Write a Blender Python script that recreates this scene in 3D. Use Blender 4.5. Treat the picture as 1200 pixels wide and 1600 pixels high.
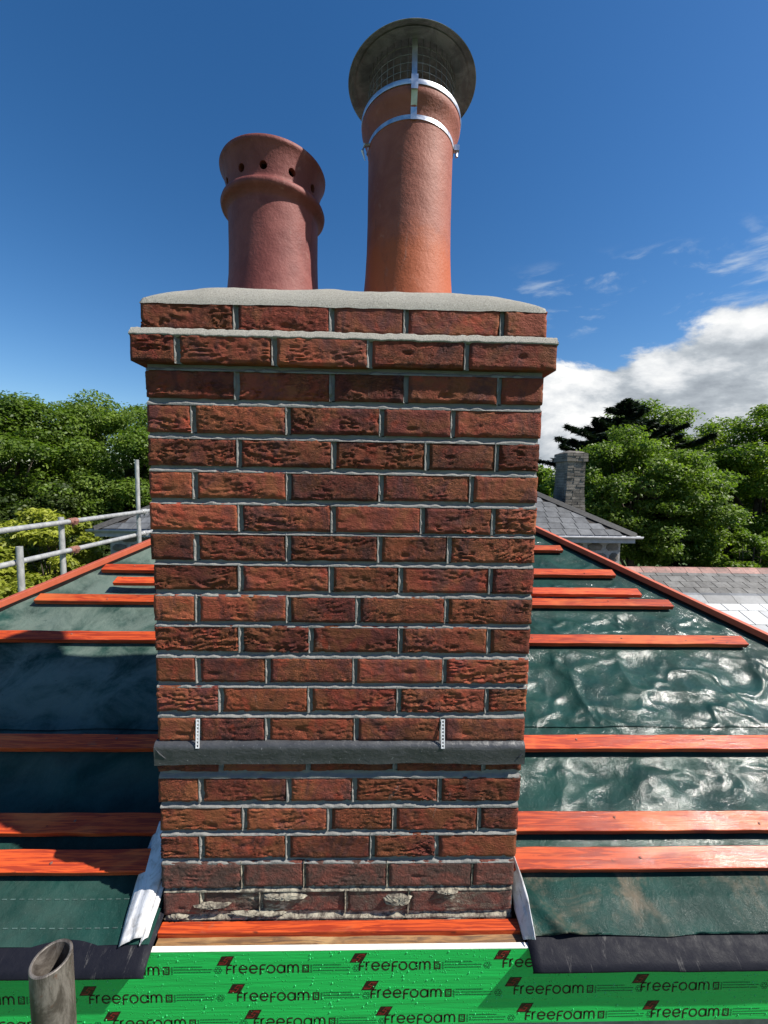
import bpy, bmesh, math, random
import numpy as np
from mathutils import Matrix, Vector

for o in list(bpy.data.objects):
    bpy.data.objects.remove(o)
SC = bpy.context.scene
COL = SC.collection
R = math.radians
random.seed(7)

# ------------------------------------------------------------------ camera
# world axes follow the house: +x along the eaves, +y away from the viewer,
# z measured from eye level (the ground lies 4.9 m below it)
cam_d = bpy.data.cameras.new('camera')
cam = bpy.data.objects.new('camera', cam_d)
COL.objects.link(cam)
rt = Vector((.9996, -.0221, .0163)).normalized()
fw = Vector((.0234, .9966, -.0794)).normalized()
up = rt.cross(fw).normalized()
rt = fw.cross(up).normalized()
cam.matrix_world = Matrix(((rt.x, up.x, -fw.x, 0), (rt.y, up.y, -fw.y, 0), (rt.z, up.z, -fw.z, 0), (0, 0, 0, 1)))
cam_d.sensor_fit = 'HORIZONTAL'
cam_d.sensor_width = 36
cam_d.lens = 18.74
cam_d.clip_start = .02
cam_d.clip_end = 3000
SC.camera = cam

# ------------------------------------------------------------------ light
SUN_EL, SUN_G = 48, 15          # elevation; angle in front of the chimney face
sd = Vector((math.cos(R(SUN_EL)) * math.cos(R(SUN_G)), -math.cos(R(SUN_EL)) * math.sin(R(SUN_G)), math.sin(R(SUN_EL))))
sun_d = bpy.data.lights.new('sun', 'SUN')
sun_d.energy = 5.0
sun_d.angle = R(.53)
sun_d.color = (1, .95, .87)
sun = bpy.data.objects.new('sun', sun_d)
COL.objects.link(sun)
sun.rotation_euler = sd.to_track_quat('Z', 'Y').to_euler()
sun.location = (6, -2, 8)

SC.view_settings.view_transform = 'Standard'
SC.view_settings.look = 'None'
SC.view_settings.exposure = .66
SC.view_settings.gamma = 1
SC.view_settings.use_curve_mapping = False


# ------------------------------------------------------------------ node helper
class NT:
    def __init__(s, tree):
        s.t = tree
        s.n = tree.nodes
        s.n.clear()

    def node(s, typ, ins=None, **props):
        nd = s.n.new(typ)
        for k, v in props.items():
            setattr(nd, k, v)
        for k, v in (ins or {}).items():
            s.put(nd.inputs[k], v)
        return nd

    def put(s, sock, v):
        if isinstance(v, bpy.types.NodeSocket):
            s.t.links.new(v, sock)
        elif isinstance(v, bpy.types.Node):
            s.t.links.new(v.outputs[0], sock)
        else:
            if sock.type == 'RGBA' and len(v) == 3:
                v = (*v, 1)
            sock.default_value = v

    def noise(s, vec, scale, detail=4, rough=.55, dist=0.0):
        return s.node('ShaderNodeTexNoise', {'Vector': vec, 'Scale': scale, 'Detail': detail, 'Roughness': rough, 'Distortion': dist}).outputs[0]

    def math(s, op, a, b=0.0, c=0.0, clamp=False):
        nd = s.node('ShaderNodeMath', operation=op, use_clamp=clamp)
        s.put(nd.inputs[0], a)
        s.put(nd.inputs[1], b)
        s.put(nd.inputs[2], c)
        return nd.outputs[0]

    def mrange(s, v, a, b, c=0.0, d=1.0, smooth=True):
        nd = s.node('ShaderNodeMapRange', {'Value': v, 'From Min': a, 'From Max': b, 'To Min': c, 'To Max': d})
        nd.interpolation_type = 'SMOOTHSTEP' if smooth else 'LINEAR'
        return nd.outputs[0]

    def mix(s, f, a, b, mode='MIX'):
        nd = s.node('ShaderNodeMix', data_type='RGBA', blend_type=mode)
        s.put(nd.inputs[0], f)
        s.put(nd.inputs[6], a)
        s.put(nd.inputs[7], b)
        return nd.outputs[2]

    def ramp(s, f, stops):
        nd = s.node('ShaderNodeValToRGB', {'Fac': f})
        cr = nd.color_ramp
        while len(cr.elements) < len(stops):
            cr.elements.new(.5)
        for e, (p, c) in zip(cr.elements, stops):
            e.position = p
            e.color = (*c, 1)
        return nd.outputs[0]

    def vmap(s, vec, scale=(1, 1, 1), loc=(0, 0, 0), rot=(0, 0, 0)):
        return s.node('ShaderNodeMapping', {'Vector': vec, 'Scale': scale, 'Location': loc, 'Rotation': rot}).outputs[0]

    def bump(s, h, strength, dist, normal=None):
        nd = s.node('ShaderNodeBump', {'Height': h, 'Strength': strength, 'Distance': dist})
        if normal is not None:
            s.put(nd.inputs['Normal'], normal)
        return nd.outputs[0]


def material(name, fn):
    m = bpy.data.materials.new(name)
    m.use_nodes = True
    t = NT(m.node_tree)
    pos = t.node('ShaderNodeNewGeometry').outputs['Position']
    rnd = t.node('ShaderNodeObjectInfo').outputs['Random']
    args = fn(t, pos, rnd)
    out = t.node('ShaderNodeOutputMaterial')
    if isinstance(args, dict):
        b = t.node('ShaderNodeBsdfPrincipled', args)
        t.put(out.inputs['Surface'], b.outputs[0])
    else:
        t.put(out.inputs['Surface'], args)
    return m


# ------------------------------------------------------------------ world: clear sky with a cumulus bank low in the right half
W = bpy.data.worlds.new('World')
SC.world = W
W.use_nodes = True
t = NT(W.node_tree)
sky = t.node('ShaderNodeTexSky', sky_type='NISHITA', sun_disc=False, sun_elevation=R(SUN_EL), sun_rotation=R(90 + SUN_G), air_density=1.0, dust_density=.35, ozone_density=2.4, altitude=60)
gen = t.node('ShaderNodeTexCoord').outputs['Generated']
sep = t.node('ShaderNodeSeparateXYZ', {'Vector': gen})
sx, sy, sz = sep.outputs
cv = t.vmap(gen, (1, 1, 1.9), (.37, .1, .22))
n1 = t.noise(cv, 3.1, 10, .60, .25)
n1s = t.noise(t.vmap(cv, loc=(.035, -.01, .07)), 3.1, 10, .60, .25)
nb = t.noise(t.vmap(gen, (1, 1, 1.5)), 1.6, 3, .5)
az = t.mrange(sx, .08, .36)
edge = t.math('MULTIPLY', t.math('SUBTRACT', .305, sz), 2.6)
d1 = t.math('ADD', t.math('SUBTRACT', n1, .50), edge)
d1 = t.math('ADD', d1, t.math('MULTIPLY', t.math('SUBTRACT', az, 1.0), .9))
mask = t.math('MULTIPLY', t.mrange(d1, .0, .085), t.mrange(sz, -.02, .0))
lit = t.math('ADD', t.math('MULTIPLY', t.math('SUBTRACT', n1, n1s), 3.4), .60)
core = t.mrange(t.math('ADD', d1, t.math('MULTIPLY', t.math('SUBTRACT', nb, .5), .9)), .12, .75)
lit = t.math('SUBTRACT', lit, t.math('MULTIPLY', core, .27), clamp=True)
ccol = t.ramp(lit, [(0, (4.2, 4.7, 5.3)), (.30, (6.2, 6.8, 7.4)), (.58, (10.2, 10.5, 10.8)), (1, (14.5, 14.4, 14.0))])
wv = t.vmap(gen, (3.2, 3.2, 9), (.2, 0, .5), (0, R(-14), 0))
wn = t.noise(wv, 2.2, 6, .6, .4)
wband = t.math('MULTIPLY', t.mrange(sz, .29, .33), t.mrange(sz, .45, .40))
wisp = t.math('MULTIPLY', t.math('MULTIPLY', t.mrange(wn, .50, .72), wband), t.mrange(sx, .22, .36))
skc = t.node('ShaderNodeHueSaturation', {'Color': sky.outputs[0], 'Saturation': 1.32, 'Value': 1.60, 'Hue': .503}).outputs[0]
c = t.mix(t.math('MULTIPLY', wisp, .55), skc, (9.0, 9.9, 10.6))
c = t.mix(mask, c, ccol)
bg = t.node('ShaderNodeBackground', {'Color': c, 'Strength': .051})
t.put(t.node('ShaderNodeOutputWorld').inputs['Surface'], bg.outputs[0])


# ------------------------------------------------------------------ mesh helpers
def vnoise(p, seed=0):
    p = np.asarray(p, float)
    i = np.floor(p).astype(np.int64)
    f = p - i
    f = f * f * (3 - 2 * f)
    out = np.zeros(len(p))
    for k in range(8):
        dx, dy, dz = k & 1, (k >> 1) & 1, (k >> 2) & 1
        h = ((i[:, 0] + dx) * 374761393 + (i[:, 1] + dy) * 668265263 + (i[:, 2] + dz) * 2147483647 + seed * 1274126177) & 0xffffffff
        h = ((h ^ (h >> 13)) * 1274126177) & 0xffffffff
        h = ((h ^ (h >> 16)) & 0xffff) / 65535.0
        w = (f[:, 0] if dx else 1 - f[:, 0]) * (f[:, 1] if dy else 1 - f[:, 1]) * (f[:, 2] if dz else 1 - f[:, 2])
        out += h * w
    return out


def fbm(p, seed=0, oct=4):
    p = np.asarray(p, float)
    a, s, o = .5, 0, 0
    for k in range(oct):
        o = o + a * vnoise(p * 2 ** k + 17.3 * k, seed + k)
        s += a
        a *= .5
    return o / s


def sstep(a, b, x):
    x = np.clip((x - a) / (b - a), 0, 1)
    return x * x * (3 - 2 * x)


class MB:
    def __init__(s):
        s.v, s.f = [], []

    def add(s, v, f):
        b = len(s.v)
        s.v += [tuple(x) for x in v]
        s.f += [tuple(i + b for i in q) for q in f]
        return s

    def box(s, x0, x1, y0, y1, z0, z1):
        return s.add([(x0, y0, z0), (x1, y0, z0), (x1, y1, z0), (x0, y1, z0), (x0, y0, z1), (x1, y0, z1), (x1, y1, z1), (x0, y1, z1)],
                     [(3, 2, 1, 0), (4, 5, 6, 7), (0, 1, 5, 4), (1, 2, 6, 5), (2, 3, 7, 6), (3, 0, 4, 7)])

    def grid(s, P, flip=False):          # P: (n, m, 3)
        n, m = P.shape[:2]
        f = []
        for i in range(n - 1):
            for j in range(m - 1):
                q = (i * m + j, i * m + j + 1, (i + 1) * m + j + 1, (i + 1) * m + j)
                f.append(q[::-1] if flip else q)
        return s.add(P.reshape(-1, 3).tolist(), f)

    def tube(s, pts, r, n=10, cap=True):
        pts = [Vector(p) for p in pts]
        rs = r if isinstance(r, (list, tuple)) else [r] * len(pts)
        v, f = [], []
        for i, p in enumerate(pts):
            d = (pts[min(i + 1, len(pts) - 1)] - pts[max(i - 1, 0)]).normalized()
            a = d.cross(Vector((0, 0, 1)) if abs(d.z) < .9 else Vector((1, 0, 0))).normalized()
            b = d.cross(a)
            for k in range(n):
                an = 2 * math.pi * k / n
                v.append(p + (a * math.cos(an) + b * math.sin(an)) * rs[i])
        for i in range(len(pts) - 1):
            for k in range(n):
                f.append((i * n + k, i * n + (k + 1) % n, (i + 1) * n + (k + 1) % n, (i + 1) * n + k))
        if cap:
            f.append(tuple(range(n))[::-1])
            f.append(tuple((len(pts) - 1) * n + k for k in range(n)))
        return s.add(v, f)

    def lathe(s, prof, c=(0, 0, 0), n=64, closed=False):
        v, f = [], []
        for (r, z) in prof:
            for k in range(n):
                a = 2 * math.pi * k / n
                v.append((c[0] + r * math.cos(a), c[1] + r * math.sin(a), c[2] + z))
        m = len(prof)
        for i in range(m if closed else m - 1):
            j = (i + 1) % m
            for k in range(n):
                f.append((i * n + k, i * n + (k + 1) % n, j * n + (k + 1) % n, j * n + k))
        return s.add(v, f)

    def build(s, name, mat, parent=None, smooth=False, autosmooth=None):
        me = bpy.data.meshes.new(name)
        me.from_pydata(s.v, [], s.f)
        me.validate()
        me.materials.append(mat)
        if smooth:
            me.polygons.foreach_set('use_smooth', [True] * len(me.polygons))
        if autosmooth:
            bm = bmesh.new()
            bm.from_mesh(me)
            bmesh.ops.recalc_face_normals(bm, faces=bm.faces)
            for e in bm.edges:
                if len(e.link_faces) == 2 and e.calc_face_angle(0) > R(autosmooth):
                    e.smooth = False
            for fc in bm.faces:
                fc.smooth = True
            bm.to_mesh(me)
            bm.free()
        o = bpy.data.objects.new(name, me)
        COL.objects.link(o)
        o.parent = parent
        return o


def bevel(o, w, seg=2):
    md = o.modifiers.new('bevel', 'BEVEL')
    md.width = w
    md.segments = seg
    md.limit_method = 'ANGLE'
    md.angle_limit = R(35)
    return o


def tag(o, label=None, cat=None, group=None, kind=None):
    for k, v in (('label', label), ('category', cat), ('group', group), ('kind', kind)):
        if v:
            o[k] = v
    return o


def empty(name, loc, label, cat, group=None):
    o = bpy.data.objects.new(name, None)
    o.empty_display_size = .1
    COL.objects.link(o)
    tag(o, label, cat, group)
    return o        # kept at the origin so that children keep world coordinates


# ------------------------------------------------------------------ materials
def brick_mat(t, pos, rnd):
    v = t.node('ShaderNodeVectorMath', {0: pos}, operation='ADD')
    off = t.node('ShaderNodeCombineXYZ', {'X': t.math('MULTIPLY', rnd, 31.0), 'Y': t.math('MULTIPLY', rnd, 17.0), 'Z': t.math('MULTIPLY', rnd, 9.0)})
    t.put(v.inputs[1], off.outputs[0])
    v = v.outputs[0]
    a = t.noise(v, 13, 5, .65, .5)
    base = t.ramp(rnd, [(0, (.225, .044, .028)), (.2, (.27, .066, .036)), (.4, (.165, .040, .031)), (.6, (.30, .082, .038)), (.8, (.19, .046, .036)), (1, (.25, .064, .032))])
    c = t.mix(t.mrange(a, .40, .62, 0, .8), base, (.225, .082, .034))
    b = t.noise(t.vmap(v, (1, 1, .6)), 9, 6, .7, 1.0)
    c = t.mix(t.math('MULTIPLY', t.mrange(b, .48, .66), .8), c, (.085, .034, .034))
    r2 = t.noise(v, 22, 3, .5)
    c = t.mix(t.math('MULTIPLY', t.mrange(r2, .58, .72), .75), c, (.34, .062, .032))
    dk = t.noise(t.vmap(v, loc=(3, 5, 1)), 10, 6, .7, .6)
    c = t.mix(t.math('MULTIPLY', t.mrange(dk, .66, .76), .9), c, (.025, .018, .018))
    fine = t.noise(v, 420, 4, .7)
    c = t.mix(t.mrange(fine, .60, .78, 0, .35), c, (.36, .20, .12))
    c = t.mix(t.mrange(fine, .42, .25, 0, .6), c, (.035, .018, .016))
    # sand creases: thin curved folds, stronger in patches
    cr1 = t.noise(t.vmap(v, (.42, 1, 1.25), (1, 2, 3)), 62, 2, .5, 2.2)
    cr2 = t.noise(t.vmap(v, (.6, 1, 1), (7, 2, 5)), 120, 2, .5, 1.6)
    f1 = t.mrange(t.math('ABSOLUTE', t.math('SUBTRACT', cr1, .5)), .0, .055)
    f2 = t.mrange(t.math('ABSOLUTE', t.math('SUBTRACT', cr2, .5)), .0, .07)
    pn = t.math('ADD', t.noise(t.vmap(v, loc=(9, 1, 4)), 13, 3, .6), t.math('MULTIPLY', t.math('SUBTRACT', t.math('FRACT', t.math('MULTIPLY', rnd, 57.3)), .62), .34))
    patch = t.mrange(pn, .42, .60)
    fold = t.math('MULTIPLY', t.math('ADD', f1, t.math('MULTIPLY', f2, .6)), patch)
    c = t.mix(t.math('MULTIPLY', t.math('SUBTRACT', 1.0, f1), t.math('MULTIPLY', patch, .35)), c, (.04, .018, .016))
    bri = t.mrange(t.math('FRACT', t.math('MULTIPLY', rnd, 23.7)), 0, 1, .62, 1.28, False)
    c = t.mix(1.0, c, t.node('ShaderNodeCombineColor', {0: bri, 1: t.math('MULTIPLY', bri, .95), 2: t.math('MULTIPLY', bri, .94)}).outputs[0], 'MULTIPLY')
    dust = t.noise(t.vmap(pos, (1, 1, .5)), 26, 7, .75, .6)
    c = t.mix(t.mrange(dust, .60, .74, 0, .30), c, (.36, .30, .26))
    grain = t.math('ADD', t.noise(v, 330, 4, .7), t.math('MULTIPLY', t.noise(t.vmap(v, (.6, .6, 1.3)), 110, 3, .6, 1.0), 1.5))
    n_ = t.bump(grain, .8, .0022)
    return {'Base Color': c, 'Roughness': .8, 'Specular IOR Level': .22,  'Normal': t.bump(fold, .85, .0028, n_)}


M = {}
M['brick'] = material('brick_red', brick_mat)


def old_brick(t, pos, rnd):
    a = t.noise(pos, 14, 6, .7, .6)
    c = t.mix(t.mrange(a, .35, .6), (.20, .055, .038), (.085, .045, .035))
    s = t.noise(t.vmap(pos, (1, 1, 2.6), (2, 3, 1)), 10, 7, .7, .4)
    hi = t.mrange(t.node('ShaderNodeSeparateXYZ', {'Vector': pos}).outputs[2], -1.02, -1.05)
    c = t.mix(t.math('MULTIPLY', t.mrange(s, .50, .60), t.math('MULTIPLY', hi, .75)), c, (.16, .135, .10))
    c = t.mix(t.math('MULTIPLY', t.mrange(s, .60, .68), hi), c, (.50, .46, .36))
    d = t.noise(pos, 300, 4, .7)
    c = t.mix(t.mrange(d, .62, .75, 0, .5), c, (.45, .40, .34))
    h = t.math('ADD', t.noise(pos, 200, 5, .7), t.math('MULTIPLY', t.noise(pos, 45, 5, .7, 1.5), 2.5))
    return {'Base Color': c, 'Roughness': .9, 'Normal': t.bump(h, .8, .003)}


M['old_brick'] = material('brick_weathered', old_brick)


def mortar_mat(t, pos, rnd):
    a = t.noise(pos, 30, 5, .6)
    c = t.mix(a, (.145, .146, .141), (.28, .274, .256))
    g = t.noise(pos, 600, 3, .7)
    c = t.mix(t.mrange(g, .58, .75, 0, .6), c, (.11, .108, .10))
    h = t.math('ADD', t.noise(pos, 420, 4, .7), t.noise(pos, 90, 4, .6))
    return {'Base Color': c, 'Roughness': .92, 'Specular IOR Level': .2, 'Normal': t.bump(h, .7, .0018)}


M['mortar'] = material('mortar_grey', mortar_mat)


def mortar_old(t, pos, rnd):
    a = t.noise(pos, 60, 6, .7, .5)
    c = t.mix(t.mrange(a, .38, .62), (.075, .062, .05), (.34, .31, .24))
    return {'Base Color': c, 'Roughness': .95, 'Normal': t.bump(t.noise(pos, 220, 5, .7), .8, .003)}


M['mortar_old'] = material('mortar_old', mortar_old)


def flaunch_mat(t, pos, rnd):
    a = t.noise(pos, 9, 5, .6)
    c = t.mix(a, (.30, .285, .245), (.42, .40, .35))
    g = t.noise(pos, 380, 3, .75)
    c = t.mix(t.mrange(g, .52, .66, 0, .75), c, (.14, .135, .12))
    c = t.mix(t.mrange(g, .44, .32, 0, .6), c, (.66, .64, .58))
    h = t.math('ADD', g, t.noise(pos, 900, 2, .6))
    return {'Base Color': c, 'Roughness': .95, 'Specular IOR Level': .15, 'Normal': t.bump(h, .8, .0025)}


M['flaunching'] = material('flaunching_cement', flaunch_mat)


def pot_mat(c0, c1, zlow=None):
    def fn(t, pos, rnd):
        a = t.noise(pos, 16, 6, .6, .4)
        c = t.mix(t.mrange(a, .35, .65), c0, c1)
        if zlow:
            z = t.node('ShaderNodeSeparateXYZ', {'Vector': pos}).outputs[2]
            zz = t.math('ADD', z, t.math('MULTIPLY', t.math('SUBTRACT', t.noise(pos, 24, 6, .75), .5), .16))
            c = t.mix(t.mrange(zz, zlow + .07, zlow - .03), c, (.38, .092, .034))
            st = t.noise(t.vmap(pos, (1, 1, .15)), 60, 3, .6)
            c = t.mix(t.mrange(st, .62, .72, 0, .3), c, (.20, .07, .05))
        s = t.noise(t.vmap(pos, (1, 1, .45)), 24, 8, .76, 1.2)
        c = t.mix(t.mrange(s, .58, .72, 0, .40), c, (.42, .27, .22))
        so = t.noise(t.vmap(pos, (1, 1, .35), (3, 3, 1)), 11, 6, .7, .6)
        c = t.mix(t.mrange(so, .56, .70, 0, .55), c, (.075, .032, .028))
        g = t.noise(pos, 300, 3, .7)
        c = t.mix(t.mrange(g, .6, .75, 0, .3), c, (.15, .05, .04))
        h = t.math('ADD', t.noise(pos, 150, 4, .65), t.math('MULTIPLY', t.noise(pos, 22, 3, .5), 2))
        return {'Base Color': c, 'Roughness': .62, 'Specular IOR Level': .3, 'Normal': t.bump(h, .5, .0024)}
    return fn


M['pot_a'] = material('terracotta_plum', pot_mat((.165, .044, .038), (.225, .068, .058)))
M['pot_b'] = material('terracotta_orange', pot_mat((.25, .074, .047), (.31, .100, .066), .60))


def metal(c0, c1, rough, scale=30):
    def fn(t, pos, rnd):
        a = t.noise(pos, scale, 6, .65, .6)
        c = t.mix(t.mrange(a, .35, .65), c0, c1)
        return {'Base Color': c, 'Metallic': .9, 'Roughness': t.mrange(a, .3, .7, rough, rough + .2), 'Normal': t.bump(t.noise(pos, 80, 3, .6), .15, .002)}
    return fn


def hat_mat(t, pos, rnd):
    a = t.noise(pos, 22, 7, .72, .8)
    c = t.mix(t.mrange(a, .35, .65), (.12, .12, .13), (.25, .248, .255))
    return {'Base Color': c, 'Metallic': .25, 'Roughness': .5, 'Normal': t.bump(a, .2, .002)}


M['hat'] = material('steel_dulled', hat_mat)
M['steel'] = material('steel_bright', metal((.50, .51, .54), (.66, .67, .70), .3))


def lead_mat(t, pos, rnd):
    a = t.noise(t.vmap(pos, (1, 1, 3)), 18, 6, .65, .4)
    c = t.mix(a, (.036, .037, .040), (.085, .087, .092))
    s = t.noise(pos, 160, 4, .7)
    c = t.mix(t.mrange(s, .63, .72, 0, .7), c, (.42, .42, .42))
    return {'Base Color': c, 'Metallic': .15, 'Roughness': t.mrange(a, .3, .7, .28, .5), 'Normal': t.bump(t.noise(t.vmap(pos, (1, 1, 1.6)), 46, 5, .65, .6), .55, .004)}


M['lead'] = material('lead_sheet', lead_mat)


def batten_mat(t, pos, rnd):
    v = t.node('ShaderNodeVectorMath', {0: pos}, operation='ADD')
    off = t.node('ShaderNodeCombineXYZ', {'X': t.math('MULTIPLY', rnd, 13.0), 'Y': t.math('MULTIPLY', rnd, 7.0), 'Z': 0.0})
    t.put(v.inputs[1], off.outputs[0])
    v = v.outputs[0]
    g = t.noise(t.vmap(v, (.045, 1, 1)), 120, 5, .6, 1.4)
    b = t.noise(t.vmap(v, (.4, 1, 1)), 7, 4, .6, .6)
    c = t.mix(t.mrange(g, .42, .58), (.56, .080, .018), (.29, .032, .012))
    c = t.mix(t.math('MULTIPLY', t.mrange(b, .50, .68), .6), c, (.70, .17, .045))
    br = t.mrange(t.math('FRACT', t.math('MULTIPLY', rnd, 41.7)), 0, 1, .72, 1.18, False)
    c = t.mix(1.0, c, t.node('ShaderNodeCombineColor', {0: br, 1: br, 2: br}).outputs[0], 'MULTIPLY')
    c = t.mix(t.mrange(t.noise(t.vmap(v, (.6, 1, 1), (4, 0, 2)), 16, 7, .75, .5), .58, .72, 0, .5), c, (.30, .11, .06))
    k = t.noise(t.vmap(v, (.5, 1, 1)), 34, 3, .5)
    c = t.mix(t.mrange(k, .70, .76, 0, .85), c, (.10, .02, .01))
    wet = t.noise(t.vmap(pos, (.35, 1, 1), (5, 2, 0)), 9, 5, .65)
    rain = t.noise(pos, 330, 3, .7)
    h = t.math('ADD', t.math('MULTIPLY', g, .8), t.math('MULTIPLY', rain, .8))
    px = t.node('ShaderNodeSeparateXYZ', {'Vector': pos}).outputs[0]
    cw = t.math('MULTIPLY', t.mrange(px, .1, .6, .12, .55), t.mrange(wet, .62, .40, .25, 1.0))
    return {'Base Color': c, 'Roughness': .6, 'Specular IOR Level': .22, 'Normal': t.bump(g, .5, .0015), 'Coat Weight': cw, 'Coat Roughness': .12, 'Coat IOR': 1.4, 'Coat Normal': t.bump(h, .55, .0011)}


M['batten'] = material('batten_orange', batten_mat)
M['batten_faded'] = material('batten_faded', lambda t, pos, rnd: {'Base Color': t.mix(t.noise(t.vmap(pos, (1, 1, .3)), 40, 5, .6), (.36, .062, .025), (.50, .115, .055)), 'Roughness': .6, 'Normal': t.bump(t.noise(pos, 200, 4, .6), .4, .0015)})


def membrane_mat(t, pos, rnd):
    x = t.node('ShaderNodeSeparateXYZ', {'Vector': pos})
    px, py, pz = x.outputs
    a = t.noise(pos, 7, 6, .65, .6)
    c = t.mix(t.mrange(a, .35, .65), (.0045, .027, .022), (.009, .046, .038))
    # pale dust that has dried on the sheets: thick high up on the left, in patches by the eaves on the right
    dust = t.noise(t.vmap(pos, (1, 1, 1), (3, 1, 0)), 5.5, 8, .68, .5)
    left = t.math('MULTIPLY', t.mrange(px, -.3, -.9), t.mrange(py, 1.15, 1.6, .18, 1.0))
    right = t.math('MULTIPLY', t.mrange(px, .3, .45), t.mrange(py, 1.08, 1.0))
    dl = t.math('MULTIPLY', t.mrange(dust, .30, .62), left)
    c = t.mix(t.math('MULTIPLY', dl, .75), c, (.15, .19, .16))
    dr = t.math('MULTIPLY', t.mrange(dust, .46, .66), right)
    c = t.mix(t.math('MULTIPLY', dr, .75), c, (.15, .115, .08))
    sp = t.noise(t.vmap(pos, (1, 1, 1), (0, 4, 2)), 26, 6, .7)
    c = t.mix(t.math('MULTIPLY', t.mrange(sp, .64, .70), t.math('MULTIPLY', left, .8)), c, (.012, .03, .03))
    fine = t.noise(pos, 260, 3, .7)
    c = t.mix(t.mrange(fine, .60, .74, 0, .20), c, (.16, .21, .19))
    wet = t.math('MULTIPLY', t.mrange(px, .0, .4), t.math('ADD', .10, t.math('MULTIPLY', t.mrange(py, 1.02, 1.09), .90)))
    beads = t.node('ShaderNodeTexVoronoi', {'Vector': pos, 'Scale': 240.0, 'Randomness': 1.0}).outputs['Distance']
    weave = t.noise(pos, 260, 4, .7)
    h2 = t.noise(pos, 34, 5, .6, 1.0)
    n = t.bump(h2, .45, .006)
    hw = t.math('ADD', t.math('MULTIPLY', weave, 1.6), t.mrange(beads, .0, .5, .9, 0))
    cover = t.mrange(t.noise(t.vmap(pos, loc=(1, 7, 3)), 11, 7, .72, .5), .36, .62, .08, .70)
    return {'Base Color': c, 'Roughness': .6, 'Specular IOR Level': .12, 'Normal': t.bump(weave, .5, .0012, n),
            'Coat Weight': t.math('MULTIPLY', wet, cover), 'Coat Roughness': .13, 'Coat IOR': 1.42, 'Coat Normal': t.bump(hw, .45, .0009, t.bump(h2, .32, .005))}


M['membrane'] = material('membrane_green', membrane_mat)


def flap_mat(t, pos, rnd):
    a = t.noise(pos, 24, 6, .7, .5)
    c = t.mix(t.mrange(a, .42, .66), (.66, .66, .68), (.40, .39, .38))
    c = t.mix(t.mrange(t.noise(pos, 60, 5, .7), .62, .70, 0, .6), c, (.22, .20, .18))
    return {'Base Color': c, 'Roughness': .85, 'Normal': t.bump(t.noise(t.vmap(pos, (1.5, .5, .5)), 50, 4, .6), .5, .004)}


M['flap'] = material('membrane_reverse', flap_mat)


def tray_mat(t, pos, rnd):
    a = t.noise(pos, 30, 6, .7)
    c = t.mix(a, (.005, .0055, .010), (.012, .0125, .019))
    s = t.noise(t.vmap(pos, (1.4, .35, .35)), 36, 7, .75, .5)
    c = t.mix(t.mrange(s, .58, .74, 0, .55), c, (.20, .19, .18))
    return {'Base Color': c, 'Roughness': t.mrange(a, .3, .7, .5, .75), 'Specular IOR Level': .15, 'Normal': t.bump(t.noise(pos, 160, 4, .7), .5, .0015)}


M['tray'] = material('eaves_tray_plastic', tray_mat)


def film_mat(t, pos, rnd):
    a = t.noise(t.vmap(pos, (.3, 1, 1.4)), 12, 5, .6, .8)
    c = t.mix(a, (.012, .50, .085), (.024, .61, .118))
    v = t.node('ShaderNodeTexVoronoi', {'Vector': t.vmap(pos, (1, 1, .6)), 'Scale': 170.0}).outputs['Distance']
    msk = t.mrange(t.noise(pos, 45, 3, .6), .45, .6)
    dr = t.math('MULTIPLY', t.mrange(v, .28, .0), msk)
    wr = t.noise(t.vmap(pos, (.10, 1, 1.6), (0, 0, .3)), 26, 4, .6, .6)
    n = t.bump(wr, .55, .004)
    return {'Base Color': c, 'Roughness': .26, 'Specular IOR Level': .5, 'Normal': t.bump(dr, .9, .0022, n)}


M['film'] = material('film_green', film_mat)


def plain(c, rough=.6, var=.25, scale=40, bump=.3, spec=.4):
    def fn(t, pos, rnd):
        a = t.noise(pos, scale, 5, .65)
        lo = tuple(x * (1 - var) for x in c)
        hi = tuple(min(1, x * (1 + var)) for x in c)
        return {'Base Color': t.mix(t.mrange(a, .3, .7), lo, hi), 'Roughness': rough, 'Specular IOR Level': spec, 'Normal': t.bump(t.noise(pos, scale * 4, 4, .65), bump, .003)}
    return fn


M['pvc'] = material('pvc_white', plain((.78, .77, .72), .4, .08, 60, .1))
M['galv'] = material('galvanised_clip', plain((.78, .78, .80), .35, .08, 80, .1))
M['ink'] = material('ink_dark', plain((.028, .008, .006), .45, .1))
M['ink_red'] = material('ink_red', plain((.30, .02, .02), .45, .1))
M['ink_faint'] = material('ink_faint', plain((.010, .10, .035), .4, .15))


def oldwood(t, pos, rnd):
    g = t.noise(t.vmap(pos, (.06, 1, 1)), 110, 5, .65, 1.6)
    c = t.mix(t.mrange(g, .35, .65), (.30, .155, .055), (.10, .05, .022))
    b = t.noise(t.vmap(pos, (.3, 1, 1)), 14, 5, .6)
    c = t.mix(t.mrange(b, .54, .68, 0, .7), c, (.44, .29, .13))
    return {'Base Color': c, 'Roughness': .7, 'Normal': t.bump(g, .5, .003)}


M['oldwood'] = material('timber_brown', oldwood)
M['hip_shade'] = material('hip_shadow_black', plain((.014, .011, .010), .9, .2, 40, .3, .1))  # near-black colour standing in for the shadow under the hip battens
M['dark_deck'] = material('roof_void', plain((.03, .025, .022), .9, .2))


def galv_tube(t, pos, rnd):
    a = t.noise(t.vmap(pos, (1, 1, .5)), 26, 6, .7, .5)
    c = t.mix(t.mrange(a, .35, .65), (.30, .30, .295), (.46, .46, .445))
    return {'Base Color': c, 'Metallic': .35, 'Roughness': .5, 'Normal': t.bump(t.noise(pos, 120, 4, .6), .2, .002)}


M['tube'] = material('scaffold_galvanised', galv_tube)


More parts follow.
